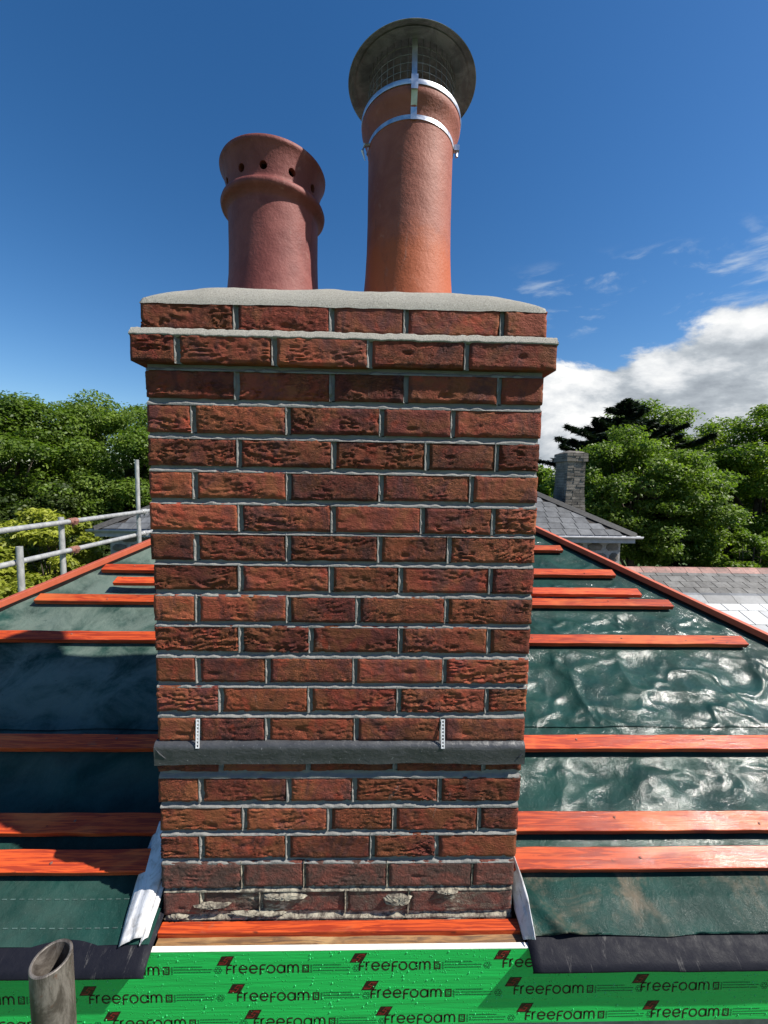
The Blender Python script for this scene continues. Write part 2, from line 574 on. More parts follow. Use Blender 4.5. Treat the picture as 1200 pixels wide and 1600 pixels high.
def rust_tube(t, pos, rnd):
    a = t.noise(t.vmap(pos, (1, 1, .4)), 34, 7, .72, .8)
    c = t.mix(t.mrange(a, .38, .60), (.06, .05, .042), (.19, .17, .15))
    c = t.mix(t.mrange(t.noise(pos, 60, 5, .7), .60, .72, 0, .7), c, (.12, .05, .025))
    return {'Base Color': c, 'Metallic': .3, 'Roughness': .55, 'Normal': t.bump(a, .4, .003)}


M['rust'] = material('scaffold_weathered', rust_tube)
M['rust_red'] = material('coupler_rust', plain((.22, .10, .075), .7, .3, 60, .5))
M['grass'] = material('grass_ground', plain((.05, .09, .025), .9, .4, 3, .6))
M['hill'] = material('hill_green', plain((.045, .085, .03), .9, .3, .2, .4))
M['render'] = material('wall_render', plain((.30, .26, .21), .9, .25, 20, .5))


def slate(c, var=.3, rough=.55, lichen=0.0, sc=5.0):
    def fn(t, pos, rnd):
        a = t.noise(pos, sc, 6, .7, .4)
        k = t.mrange(rnd, 0, 1, .72, 1.28, False)
        base = t.mix(t.mrange(a, .3, .7), tuple(x * (1 - var) for x in c), tuple(x * (1 + var) for x in c))
        base = t.mix(1.0, base, t.node('ShaderNodeCombineColor', {0: k, 1: k, 2: k}).outputs[0], 'MULTIPLY')
        if lichen:
            l = t.noise(pos, 14, 7, .75, .4)
            base = t.mix(t.mrange(l, .52, .66, 0, lichen), base, (.05, .045, .035))
        return {'Base Color': base, 'Roughness': rough, 'Normal': t.bump(t.noise(pos, 30, 5, .7), .3, .006)}
    return fn


M['slate'] = material('slate_grey', slate((.10, .103, .106)))
M['slate_old'] = material('slate_weathered', slate((.11, .107, .10), .35, .6, .85))
M['slate_pale'] = material('slate_pale', slate((.50, .50, .485), .10, .35, .0))
M['ridge_grey'] = material('ridge_concrete', slate((.15, .155, .16), .25, .6))
M['ridge_red'] = material('ridge_clay', slate((.27, .135, .11), .35, .7, .8))
M['lead_hip'] = material('hip_lead_dark', plain((.05, .048, .045), .6, .3, 20))
M['stone'] = material('stone_rubble', slate((.17, .15, .125), .4, .85, .5))
M['stone_mortar'] = material('stone_joint', plain((.40, .385, .36), .95, .25, 12, .6))
M['gutter'] = material('gutter_pale', plain((.40, .41, .44), .45, .12, 10, .1))


def leaf(c0, c1, tr=.35):
    def fn(t, pos, rnd):
        a = t.noise(pos, 1.3, 3, .6)
        b = t.noise(pos, 9.0, 2, .6)
        c = t.mix(t.mrange(t.math('ADD', t.math('MULTIPLY', a, .6), t.math('MULTIPLY', b, .4)), .38, .62), c0, c1)
        p = t.node('ShaderNodeBsdfPrincipled', {'Base Color': c, 'Roughness': .5, 'Specular IOR Level': .35})
        tr_ = t.node('ShaderNodeBsdfTranslucent', {'Color': t.mix(1.0, c, (1.3, 1.5, .6), 'MULTIPLY')})
        return t.node('ShaderNodeMixShader', {0: tr, 1: p.outputs[0], 2: tr_.outputs[0]}).outputs[0]
    return fn


M['leaf_a'] = material('leaf_sycamore', leaf((.050, .095, .012), (.13, .195, .024), .42))
M['leaf_b'] = material('leaf_olive', leaf((.075, .13, .020), (.17, .24, .038), .42))
M['leaf_yellow'] = material('leaf_yellow', leaf((.16, .19, .02), (.36, .38, .05)))
M['leaf_fresh'] = material('leaf_fresh', leaf((.085, .15, .016), (.19, .26, .030), .42))
M['leaf_dark'] = material('leaf_dark', leaf((.024, .046, .010), (.065, .095, .018)))
M['conifer'] = material('conifer_needles', leaf((.008, .018, .010), (.020, .036, .016), .12))
M['bark'] = material('bark', plain((.09, .07, .055), .9, .35, 8, .8))

# ------------------------------------------------------------------ ground and far hill
g = MB()
g.add([(-1500, -1500, -4.9), (1500, -1500, -4.9), (1500, 1500, -4.9), (-1500, 1500, -4.9)], [(0, 1, 2, 3)])
tag(g.build('ground', M['grass']), kind='structure')
xs = np.linspace(-420, 420, 90)
ts = np.linspace(0, 1, 14)
P = np.zeros((len(ts), len(xs), 3))
for i, tt in enumerate(ts):
    hh = 4 + 9 * fbm(np.stack([xs / 70, 0 * xs, 0 * xs], 1), 5, 4)
    P[i, :, 0] = xs
    P[i, :, 1] = 150 + 160 * tt
    P[i, :, 2] = -5.2 + hh * math.sin(tt * math.pi * .5) * (1 + .25 * (vnoise(np.stack([xs / 9, 0 * xs + tt * 9, 0 * xs], 1), 3) - .5))
tag(MB().grid(P).build('hill', M['hill'], smooth=True), kind='structure')

# ------------------------------------------------------------------ the house being re-roofed
AL = R(27)
CA, SA = math.cos(AL), math.sin(AL)
Y0, ZR = .86, -1.14                 # reference line of the membrane plane
YF = .9428                          # front face of the chimney
DEP = .44                           # depth of the stack
XL, XR = -.525, .385
HIPL, HIPR = -3.60, 3.50            # x - y on the left hip, x + y on the right hip


def RP(x, s, n=0.0):                # a point on the roof slope
    return (x, Y0 + s * CA - n * SA, ZR + s * SA + n * CA)


def s_of_y(y):
    return (y - Y0) / CA


house = empty('house', (0, 0, 0), 'house under repair, its hipped roof stripped to green membrane and orange battens', 'house')
AX, AY = (HIPL + HIPR) / 2, (HIPR - HIPL) / 2
S_TOP = s_of_y(AY)
AZ = RP(0, S_TOP)[2]
ex0, ex1, ey0, ey1 = HIPL + .894, HIPR - .894, .894, 2 * AY - .894
ez = RP(0, s_of_y(.894))[2] - .075
d = MB()
d.add([(ex0, ey0, ez), (ex1, ey0, ez), (ex1, ey1, ez), (ex0, ey1, ez), (AX, AY, AZ - .08)], [(0, 1, 4), (1, 2, 4), (2, 3, 4), (3, 0, 4), (3, 2, 1, 0)])
d.build('roof_deck', M['dark_deck'], house)
d = MB()
d.add([(ex0 + .01, ey1 - .01, ez + .060), (ex1 - .01, ey1 - .01, ez + .060), (AX, AY, AZ - .018), (ex0 - .003, ey0 + .02, ez + .060), (ex1 + .003, ey0 + .02, ez + .060)],
      [(1, 0, 2), (0, 3, 2), (4, 1, 2)])
d.build('roofing_membrane', M['membrane'], house)
wl = MB().box(ex0 + .12, ex1 - .12, .93, ey1 - .12, -4.9, ez - .02)
wl.build('wall', M['render'], house)
sf = MB().box(ex0, ex1, .896, 1.05, -1.33, -1.315)
sf.build('soffit', M['oldwood'], house)

BAT = [(.186, .050), (.272, .050), (.503, .048), (.952, .048), (1.180, .048), (1.408, .048), (1.626, .048), (1.85, .048), (2.08, .048), (2.31, .048)]
BS = np.array([b[0] for b in BAT])


def membrane_n(x, s, side):
    x, s = np.asarray(x, float), np.asarray(s, float)
    z0 = np.zeros_like(x)
    dmin = np.min(np.abs(s[..., None] - BS), axis=-1)
    free = sstep(.02, .10, dmin)
    xx = x.ravel()
    ss = s.ravel()
    zz = z0.ravel()
    if side > 0:
        w1 = fbm(np.stack([xx * 3 + 2, ss * 3, zz], 1), 11, 3)
        w2 = fbm(np.stack([xx * 3 + 9, ss * 3 + 4, zz], 1), 21, 3)
        r1 = 1 - np.abs(2 * fbm(np.stack([xx * 3.4 + ss * 2.2 + 2.2 * w1, ss * 5.5 - xx * 1.7 + 2.2 * w2, zz + 3], 1), 31, 3) - 1)
        r2 = 1 - np.abs(2 * fbm(np.stack([xx * 9 + ss * 5 + 2 * w2, ss * 12 - xx * 4, zz + 6], 1), 37, 3) - 1)
        cz_ = np.abs(2 * fbm(np.stack([xx * 4.5 + ss * 6 + 1.5 * w2, ss * 4 - xx * 3.5 + w1, zz + 8], 1), 39, 2) - 1)
        wr = (r1 ** 3 - .55) * .0120 + (r2 ** 2 - .5) * .0058 + .0042 * np.exp(-(cz_ / .07) ** 2) + (w1 - .5) * .014
        wr = wr.reshape(x.shape)
        n = -.010 + wr * free - .010 * np.sin(np.pi * (x - .1) / .42) ** 2 * free
        pass
    else:
        w1 = fbm(np.stack([xx * 2.2 + 5, ss * 2.4, zz], 1), 12, 3).reshape(x.shape)
        w2 = fbm(np.stack([xx * 7 + ss * 4, ss * 6, zz], 1), 42, 3).reshape(x.shape)
        n = -.010 + ((w1 - .55) * .045 + (w2 - .5) * .010) * free - .016 * np.sin(np.pi * (x + .93) / .45) ** 2 * free
    k_ = sstep(.20, .12, s) if False else np.clip((.19 - s) / .08, 0, 1)
    n = n * (1 - k_) + (.0015 + (n + .012) * .25) * k_
    yy_ = Y0 + s * CA
    dh = np.minimum(x - (HIPL + yy_), (HIPR - yy_) - x)
    n = n * np.clip(dh / .12, 0, 1)
    return np.clip(n, -.034, .004)


def membrane(side, s0, s1, lift, nx, ns, edge_fn=None):
    P = np.zeros((ns, nx, 3))
    S = np.linspace(s0, s1, ns)
    for i, s in enumerate(S):
        y = Y0 + s * CA
        a, b = (max(HIPL + y, -2.75), XL - .004) if side < 0 else (XR + .004 if s > .24 else XR + .004 + .012 * (1 - s / .24), HIPR - y)
        if side == 0:
            a, b = max(XL, HIPL + y), min(XR, HIPR - y)
        x = np.linspace(a, max(b, a + .001), nx)
        ss = np.full(nx, s)
        if i == 0 and edge_fn is not None:
            ss = ss + edge_fn(x)
        n = membrane_n(x, ss, 1 if side >= 0 else -1) + lift
        if edge_fn is not None and side > 0 and s < .13:      # the lifted pleat beside the chimney
            q = np.exp(-((x - .475 + .9 * (s - .06)) / .022) ** 2) * .028 * (1 - s / .14)
            n = n + q
            up = np.clip(1 - (x - XR) / .035, 0, 1)
            n = n + .03 * up ** 2
        if s > S_TOP - .02:
            n = n * 0
        P[i] = np.stack([x, Y0 + ss * CA - n * SA, ZR + ss * SA + n * CA], 1)
    return MB().grid(P).build('roofing_membrane', M['membrane'], house, smooth=True)


ewav = lambda x: .012 * (fbm(np.stack([x * 7, 0 * x, 0 * x], 1), 77, 3) - .5) + .004
eL = lambda x: .010 * (fbm(np.stack([x * 5, 0 * x, 0 * x], 1), 78, 3) - .5)
membrane(-1, .034, .60, 0, 150, 60, eL)
membrane(1, .036, .60, 0, 260, 110, ewav)
membrane(-1, .565, 2.45, .005, 130, 120)
membrane(1, .575, 2.40, .005, 260, 300)
membrane(0, s_of_y(YF + DEP) + .005, S_TOP - .01, .001, 24, 60)


def batten(x0, x1, s, w, n0=.0045, n1=.027, name='roof_batten', parent=house, end_cut=0.0):
    b = MB()
    K = max(2, int((x1 - x0) / .08))
    rng = random.Random(int(s * 1000) + int(x0 * 77))
    prof = [(-w / 2, n0), (-w / 2, n1), (w / 2, n1), (w / 2, n0)]
    v, f = [], []
    for k in range(K + 1):
        x = x0 + (x1 - x0) * k / K
        wob = rng.uniform(-.0008, .0008)
        for (ds, n) in prof:
            xx = x + (end_cut * ds / w if k in (0, K) else 0)
            v.append(RP(xx, s + ds + wob, n + (wob if n == n1 else 0)))
    for k in range(K):
        for j in range(4):
            f.append((k * 4 + j, k * 4 + (j + 1) % 4, (k + 1) * 4 + (j + 1) % 4, (k + 1) * 4 + j))
    f += [(0, 1, 2, 3), (K * 4 + 3, K * 4 + 2, K * 4 + 1, K * 4)]
    b.add(v, f)
    o = b.build(name, M['batten'], parent, autosmooth=30)
    bevel(o, .0015, 2)
    return o


S_BACK = s_of_y(YF + DEP)
ends_l = {4: -1.60, 5: -1.42, 6: -1.22}
ends_r = {3: 1.66, 4: 1.47, 5: 1.30, 6: 1.10}
for i, (s, w) in enumerate(BAT):
    y = Y0 + s * CA
    xl = max(ends_l.get(i, HIPL + y + .05), -2.6)
    xr = ends_r.get(i, HIPR - y - .05)
    if s < S_BACK + .03:
        batten(xl, XL - .004, s, w)
        batten(XR + .004, xr, s, w)
    elif xr - xl > .1:
        batten(xl, xr, s, w)

# nail heads
nl = MB()
rng = random.Random(3)
for i, (s, w) in enumerate(BAT[:7]):
    y = Y0 + s * CA
    for k in range(-6, 7):
        x = -.07 + k * .40 + rng.uniform(-.03, .03)
        if XL - .03 < x < XR + .03 or x < ends_l.get(i, HIPL + y + .08) + .04 or x > ends_r.get(i, HIPR - y - .08) - .04:
            continue
        c = RP(x, s + rng.uniform(-.01, .01), .0278)
        nl.lathe([(.0, .0016), (.0032, .0012), (.0038, -.001)], c, 8)
tag(nl.build('nail_heads', M['rust_red'], house), kind='stuff')

for sgn in (-1, 1):
    b = MB()
    K = 24
    v, f = [], []
    for k in range(K + 1):
        y = .90 + (AY - .90) * k / K
        x = (HIPL + y) if sgn < 0 else (HIPR - y)
        z = RP(0, s_of_y(y))[2]
        t2 = Vector((1, -1, 0) if sgn > 0 else (1, 1, 0)).normalized()   # along hip in plan
        pr = Vector((t2.y, -t2.x, 0)) if sgn > 0 else Vector((-t2.y, t2.x, 0))
        if k == 0:
            pass
        for (a, h) in ((-.019, .010), (-.019, .040), (.019, .040), (.019, .010)):
            q = Vector((x, y, z + h)) + pr * a
            v.append(q)
    for k in range(K):
        for j in range(4):
            f.append((k * 4 + j, k * 4 + (j + 1) % 4, (k + 1) * 4 + (j + 1) % 4, (k + 1) * 4 + j))
    f += [(0, 1, 2, 3), (K * 4 + 3, K * 4 + 2, K * 4 + 1, K * 4)]
    b.add(v, f)
    bevel(b.build('hip_batten', M['batten_faded'], house, autosmooth=30), .002, 2)
    b2 = MB()
    b2.add([tuple(Vector(q) + Vector((0, 0, -.062 if j % 4 in (0, 3) else -.0302))) for j, q in enumerate(v)], f)
    b2.build('hip_shade_strip', M['hip_shade'], house)  # dark strip added to close the gap and draw the batten's shadow line

# eaves trays (dark plastic strips lapping over the fascia)
def tray(x0, x1, seed):
    nx = 90
    x = np.linspace(x0, x1, nx)
    prof = [(.16, -.018), (.046, -.0075), (.030, -.0050), (.012, -.0055), (-.0030, -.0075), (-.0158, -.0098), (-.0166, -.0120), (-.0166, -.0150)]
    P = np.zeros((len(prof), nx, 3))
    for i, (s, n) in enumerate(prof):
        w = (fbm(np.stack([x * 9, 0 * x + i * .3, 0 * x], 1), seed, 3) - .5)
        for k in range(nx):
            P[i, k] = RP(x[k], s + .003 * w[k], n + (.0025 * w[k] if i > 2 else 0))
    o = MB().grid(P).build('eaves_tray', M['tray'], house, smooth=True)
    md = o.modifiers.new('thickness', 'SOLIDIFY')
    md.thickness = .002
    return o


tray(-2.62, -.520, 61)
tray(.392, 2.55, 63)

# fascia board in its printed green film
FY = .882
fb = MB().box(ex0, ex1, FY, FY + .012, -1.337, -1.134).build('fascia_board', M['pvc'], house)
bevel(fb, .0015)
nx, nz = 260, 40
X, Z = np.meshgrid(np.linspace(ex0, ex1, nx), np.linspace(-1.3375, -1.1352, nz))
ww = fbm(np.stack([X.ravel() * 3, Z.ravel() * 22, 0 * X.ravel()], 1), 91, 3).reshape(X.shape)
P = np.stack([X, FY - .0012 + 0 * Z, Z + .0016 * (ww - .5) * (Z > -1.14)], 2)
MB().grid(P).build('protective_film', M['film'], fb, smooth=True)

# lettering on the film: strokes laid as flat ribbons
def arc(cx, cy, rx, ry, a0, a1, n=10):
    return [(cx + rx * math.cos(R(a0 + (a1 - a0) * k / n)), cy + ry * math.sin(R(a0 + (a1 - a0) * k / n))) for k in range(n + 1)]


LET = {
    'f': (.62, [[(.08, -.06), (.08, .62)] + arc(.36, .64, .28, .34, 180, 95, 8) + [(.66, .98)], [(.08, .50), (.55, .50)]]),
    'r': (.50, [[(.08, 0), (.08, .98)], [(.08, .60)] + arc(.40, .58, .32, .40, 180, 85, 8)]),
    'e': (1.0, [arc(.48, .48, .42, .46, 0, 325, 22), [(.08, .48), (.90, .48)]]),
    'F': (.66, [[(.10, -.20), (.10, .62)] + arc(.38, .64, .28, .34, 180, 95, 8) + [(.70, .98)], [(.10, .46), (.58, .46)]]),
    'o': (1.0, [arc(.48, .48, .42, .46, 0, 360, 24)]),
    'a': (1.02, [arc(.46, .48, .40, .46, 0, 360, 24), [(.88, .0), (.88, .96)]]),
    'm': (1.36, [[(.08, 0), (.08, .96)], [(.08, .55)] + arc(.36, .58, .28, .38, 180, 0, 10) + [(.64, 0)], [(.64, .55)] + arc(.93, .58, .29, .38, 180, 0, 10) + [(1.22, 0)]]),
}


def ribbon(mb, pts, w, T):
    n = len(pts)
    v, f = [], []
    for i, p in enumerate(pts):
        a = Vector(pts[max(i - 1, 0)])
        b = Vector(pts[min(i + 1, n - 1)])
        dd = (b - a)
        dd = dd.normalized() if dd.length else Vector((1, 0))
        nn = Vector((-dd.y, dd.x)) * w / 2
        v += [T(p[0] + nn.x, p[1] + nn.y), T(p[0] - nn.x, p[1] - nn.y)]
    for i in range(n - 1):
        f.append((2 * i, 2 * i + 1, 2 * i + 3, 2 * i + 2))
    mb.add(v, f)


def logo_mesh():
    xh = .0222
    wd = MB()
    T = lambda a, b: (a * xh, 0, b * xh)
    cx = 0
    for ch in 'freeFoam':
        adv, st = LET[ch]
        for s in st:
            ribbon(wd, s, .17, lambda a, b, c=cx: T(a * .98 + c, b))
        cx += adv * .98 + .13
    # parallelogram emblem above the first letter
    T2 = lambda a, b: (-.023 + a * .030 + b * .013, 0, .021 + b * .025)
    wd.add([T2(0, 0), T2(1, 0), T2(1, 1), T2(0, 1)], [(0, 1, 2, 3)])
    red = MB()
    T3 = lambda a, b: (lambda q: (q[0], -.0002, q[2]))(T2(a, b))
    ribbon(red, [(.86, .84), (.45, .84), (.34, .56), (.68, .50), (.60, .18), (.12, .18)], .10, T3)
    ribbon(red, [(.95, .70), (.58, .68)], .05, T3)
    ribbon(red, [(.05, .33), (.42, .34)], .05, T3)
    fa = MB()
    x1 = cx * xh + .004
    # square mark, columns of tiny print and a ring of six small dots after the word
    bx = lambda mb, a, b, c, dd: mb.add([(a, -.0001, c), (b, -.0001, c), (b, -.0001, dd), (a, -.0001, dd)], [(0, 1, 2, 3)])
    bx(wd, x1, x1 + .016, .0005, .0035)
    bx(wd, x1, x1 + .016, .0185, .0215)
    bx(wd, x1, x1 + .003, .0035, .0185)
    bx(wd, x1 + .013, x1 + .016, .0035, .0185)
    ribbon(wd, [(x1 + .004, .006), (x1 + .012, .006), (x1 + .005, .011), (x1 + .012, .014), (x1 + .005, .0165)], .0018, lambda a, b: (a, 0, b))
    rr = random.Random(5)
    for row in range(3):
        z = .019 - row * .0072
        x = x1 + .026
        end = x1 + .112 - (.018 if row == 0 else 0)
        while x < end:
            l = rr.uniform(.002, .006)
            bx(fa, x, x + l, z, z + .0021)
            x += l + .0011
    for k in range(5):
        bx(fa, x1 + .0195, x1 + .0235, .001 + k * .0042, .0032 + k * .0042)
    for k in range(6):
        a = k * math.pi / 3
        ribbon(fa, arc(x1 + .131 + .0065 * math.cos(a), .010 + .0065 * math.sin(a), .0030, .0030, 0, 360, 8), .0011, lambda p, q: (p, 0, q))
    res = []
    for nm, mb, m in (('printed_word', wd, 'ink'), ('printed_emblem', red, 'ink_red'), ('printed_small_text', fa, 'ink_faint')):
        me = bpy.data.meshes.new(nm)
        me.from_pydata(mb.v, [], mb.f)
        me.materials.append(M[m])
        res.append((nm, me))
    return res


LOGO = logo_mesh()
spots = [(-1.30, -1.195), (-.995, -1.194), (-.675, -1.194), (-.3415, -1.1922), (-.0219, -1.188), (.3294, -1.1841)]
spots += [(-1.02, -1.268), (-.6699, -1.2678), (-.3164, -1.2665), (.0072, -1.2628), (.3594, -1.2577), (.6769, -1.2537), (1.02, -1.252)]
spots += [(-.965, -1.336), (-.615, -1.336), (-.2768, -1.3365), (.0428, -1.3325), (.3913, -1.3288), (.7079, -1.327), (1.05, -1.325)]
for (x, z) in spots:
    for nm, me in LOGO:
        o = bpy.data.objects.new(nm, me)
        COL.objects.link(o)
        o.location = (x, FY - .0015, z)
        o.parent = fb
# rain drops standing on the film
dp = MB()
rd_ = random.Random(12)
for k in range(1100):
    x, z = rd_.uniform(-1.05, 1.15), -1.335 + .198 * rd_.random() ** .8
    if (x < -.50 or x > .36) and z > -1.165:
        continue
    if fbm(np.array([[x * 9, z * 9, 0]]), 5, 2)[0] < .46 and rd_.random() < .7:
        continue
    r_ = rd_.choice((.0007, .0009, .0011, .0014, .0019))
    hz_ = rd_.uniform(1.0, 1.5)
    v = [(x, FY - .0014 - r_ * .75, z - r_ * .1)]
    for (q_, e_) in ((.72, .50), (1.0, -.1)):
        for m_ in range(7):
            a = 2 * math.pi * m_ / 7
            v.append((x + r_ * q_ * math.cos(a), FY - .0014 - r_ * e_, z + r_ * hz_ * q_ * math.sin(a)))
    f = [(0, 1 + (m_ + 1) % 7, 1 + m_) for m_ in range(7)] + [(1 + m_, 1 + (m_ + 1) % 7, 8 + (m_ + 1) % 7, 8 + m_) for m_ in range(7)]
    dp.add(v, f)
tag(dp.build('rain_drops', material('rain_drop', lambda t, pos, rnd: {'Base Color': (.05, .55, .16), 'Roughness': .06, 'Specular IOR Level': .6}), fb, smooth=True), kind='stuff')
# timbers in front of the chimney foot
b = MB().box(-.523, .384, .9145, .9405, -1.150, -1.1255)
bevel(b.build('batten_at_chimney_foot', M['batten'], house), .002)
b = MB().box(-.520, .388, .8955, .935, -1.30, -1.1545)
b.build('old_timber_plate', M['oldwood'], house)
b = MB()
xs = np.linspace(-.520, .388, 60)
P = np.zeros((3, 60, 3))
wv = fbm(np.stack([xs * 14, 0 * xs, 0 * xs], 1), 15, 4) - .5
for i, (yy, zz) in enumerate(((.8950, -1.152), (.896, -1.1425), (.922, -1.1385))):
    P[i, :, 0] = xs
    P[i, :, 1] = yy
    P[i, :, 2] = zz + .006 * wv * (i > 0)
b.grid(P).build('old_timber_edge', M['oldwood'], house, smooth=True)

# membrane turned up and folded back on both sides of the chimney
def flap(edge_a, edge_b, arch, nu, nv, seed, mat):
    A = [Vector(p) for p in edge_a]
    B = [Vector(p) for p in edge_b]

    def samp(L, t):
        t = t * (len(L) - 1)
        i = min(int(t), len(L) - 2)
        return L[i].lerp(L[i + 1], t - i)
    P = np.zeros((nv, nu, 3))
    for j in range(nv):
        v = j / (nv - 1)
        a, bb = samp(A, v), samp(B, v)
        for i in range(nu):
            u = i / (nu - 1)
            p = a.lerp(bb, u)
            k = math.sin(u * math.pi) * arch
            nz_ = float(vnoise(np.array([[u * 4 + seed, v * 3, 0]]), seed)[0] - .5) * .012
            nz_ += float(vnoise(np.array([[u * 9 + v * 5, v * 2, 3]]), seed)[0] - .5) * .006
            p = p + Vector((0, -SA, CA)) * (k + nz_ * math.sin(u * math.pi)) + Vector((nz_ * .3, 0, 0))
            P[j, i] = p
    o = MB().grid(P).build('membrane_flap', M[mat], house, smooth=True)
    md = o.modifiers.new('thickness', 'SOLIDIFY')
    md.thickness = .0012
    return o


flap([RP(-.620, .275, .012), RP(-.612, .134, .006), RP(-.597, .028, .004)], [(-.532, 1.07, -.955), (-.536, .99, -1.02), (-.548, .895, -1.112)], .012, 14, 24, 4, 'flap')
flap([RP(-.565, .135, .004), RP(-.555, .075, .004), RP(-.550, .030, .002)], [(-.5285, .975, -1.045), (-.531, .935, -1.085), (-.537, .898, -1.116)], .006, 8, 14, 9, 'flap')
flap([RP(.396, .19, .038), RP(.408, .10, .034), RP(.407, .030, .022)], [(.3885, 1.035, -1.066), (.381, .950, -1.112), (.386, .900, -1.136)], .003, 10, 20, 6, 'flap')

# printed dashes along the membrane
dm = MB()
for (xa, xb, s, side) in ((-1.05, -.61, .115, -1), (-1.05, -.60, .062, -1)):
    x = xa
    while x < xb:
        for k in range(2):
            pass
        xs2 = np.array([x, x + .013, x + .013, x])
        ss2 = np.array([s, s, s + .0022, s + .0022])
        nn = membrane_n(xs2, ss2, side) + (.0065 if s > .57 else .0015)
        dm.add([RP(a, b_, c) for a, b_, c in zip(xs2, ss2, nn)], [(0, 1, 2, 3)])
        x += .022
tag(dm.build('printed_dashes', material('dash_print', plain((.05, .09, .08), .6, .5, 90)), house), kind='stuff')

# loose offcuts of batten lying on the slope
tag(batten(-1.284, -1.04, 1.283, .046, .030, .050, 'timber_offcut', None), 'short orange batten offcut lying loose on the roof left of the chimney', 'batten')
tag(batten(.55, 1.335, 1.235, .046, .028, .050, 'timber_offcut', None), 'orange batten length lying loose, overlapping a fixed batten right of chimney', 'batten')

# ------------------------------------------------------------------ chimney stack
stack = empty('chimney_stack', (0, 0, 0), 'tall red brick chimney stack with corbelled top, grey mortar and lead flashing', 'chimney')
ROWS = [[-532, -319, -103, 66, 287, 389], [-550, -446, -230, -16, 205, 411], [-527, -320, -102, 69, 287, 390], [-526, -420, -203, 14, 181, 389],
        [-526, -316, -97, 122, 288, 387], [-526, -419, -202, 15, 230, 387], [-526, -315, -97, 115, 285, 388], [-526, -419, -203, 14, 181, 388],
        [-522, -316, -101, 66, 284, 387], [-523, -419, -203, -36, 179, 387], [-524, -317, -149, 68, 285, 386], [-523, -421, -253, -42, 178, 385],
        [-523, -368, -151, 67, 286, 385], [-523, -424, -255, -37, 176, 382], [-525, -370, -155, 61, 284, 379], [-526, -420, -203, -40, 175, 378],
        [-524, -314, -102, 62, 278, 377], [-525, -421, -206, 7, 171, 376], [-524, -321, -164, 48, 266, 372], [-521, -425, -276, -58, 104, 370], [-522, -330, -120, 90, 290, 372]]
CZ = [.3598, .2867, .2117, .1347, .0582, -.0178, -.0933, -.1637, -.2379, -.3131, -.3877, -.4648, -.5396, -.6153, -.6937, -.773, -.8516, -.926, -1.0031, -1.0793, -1.155]
HB = .0315
OUTF = {0: .003, 1: .0155}          # how far a course stands proud of the front


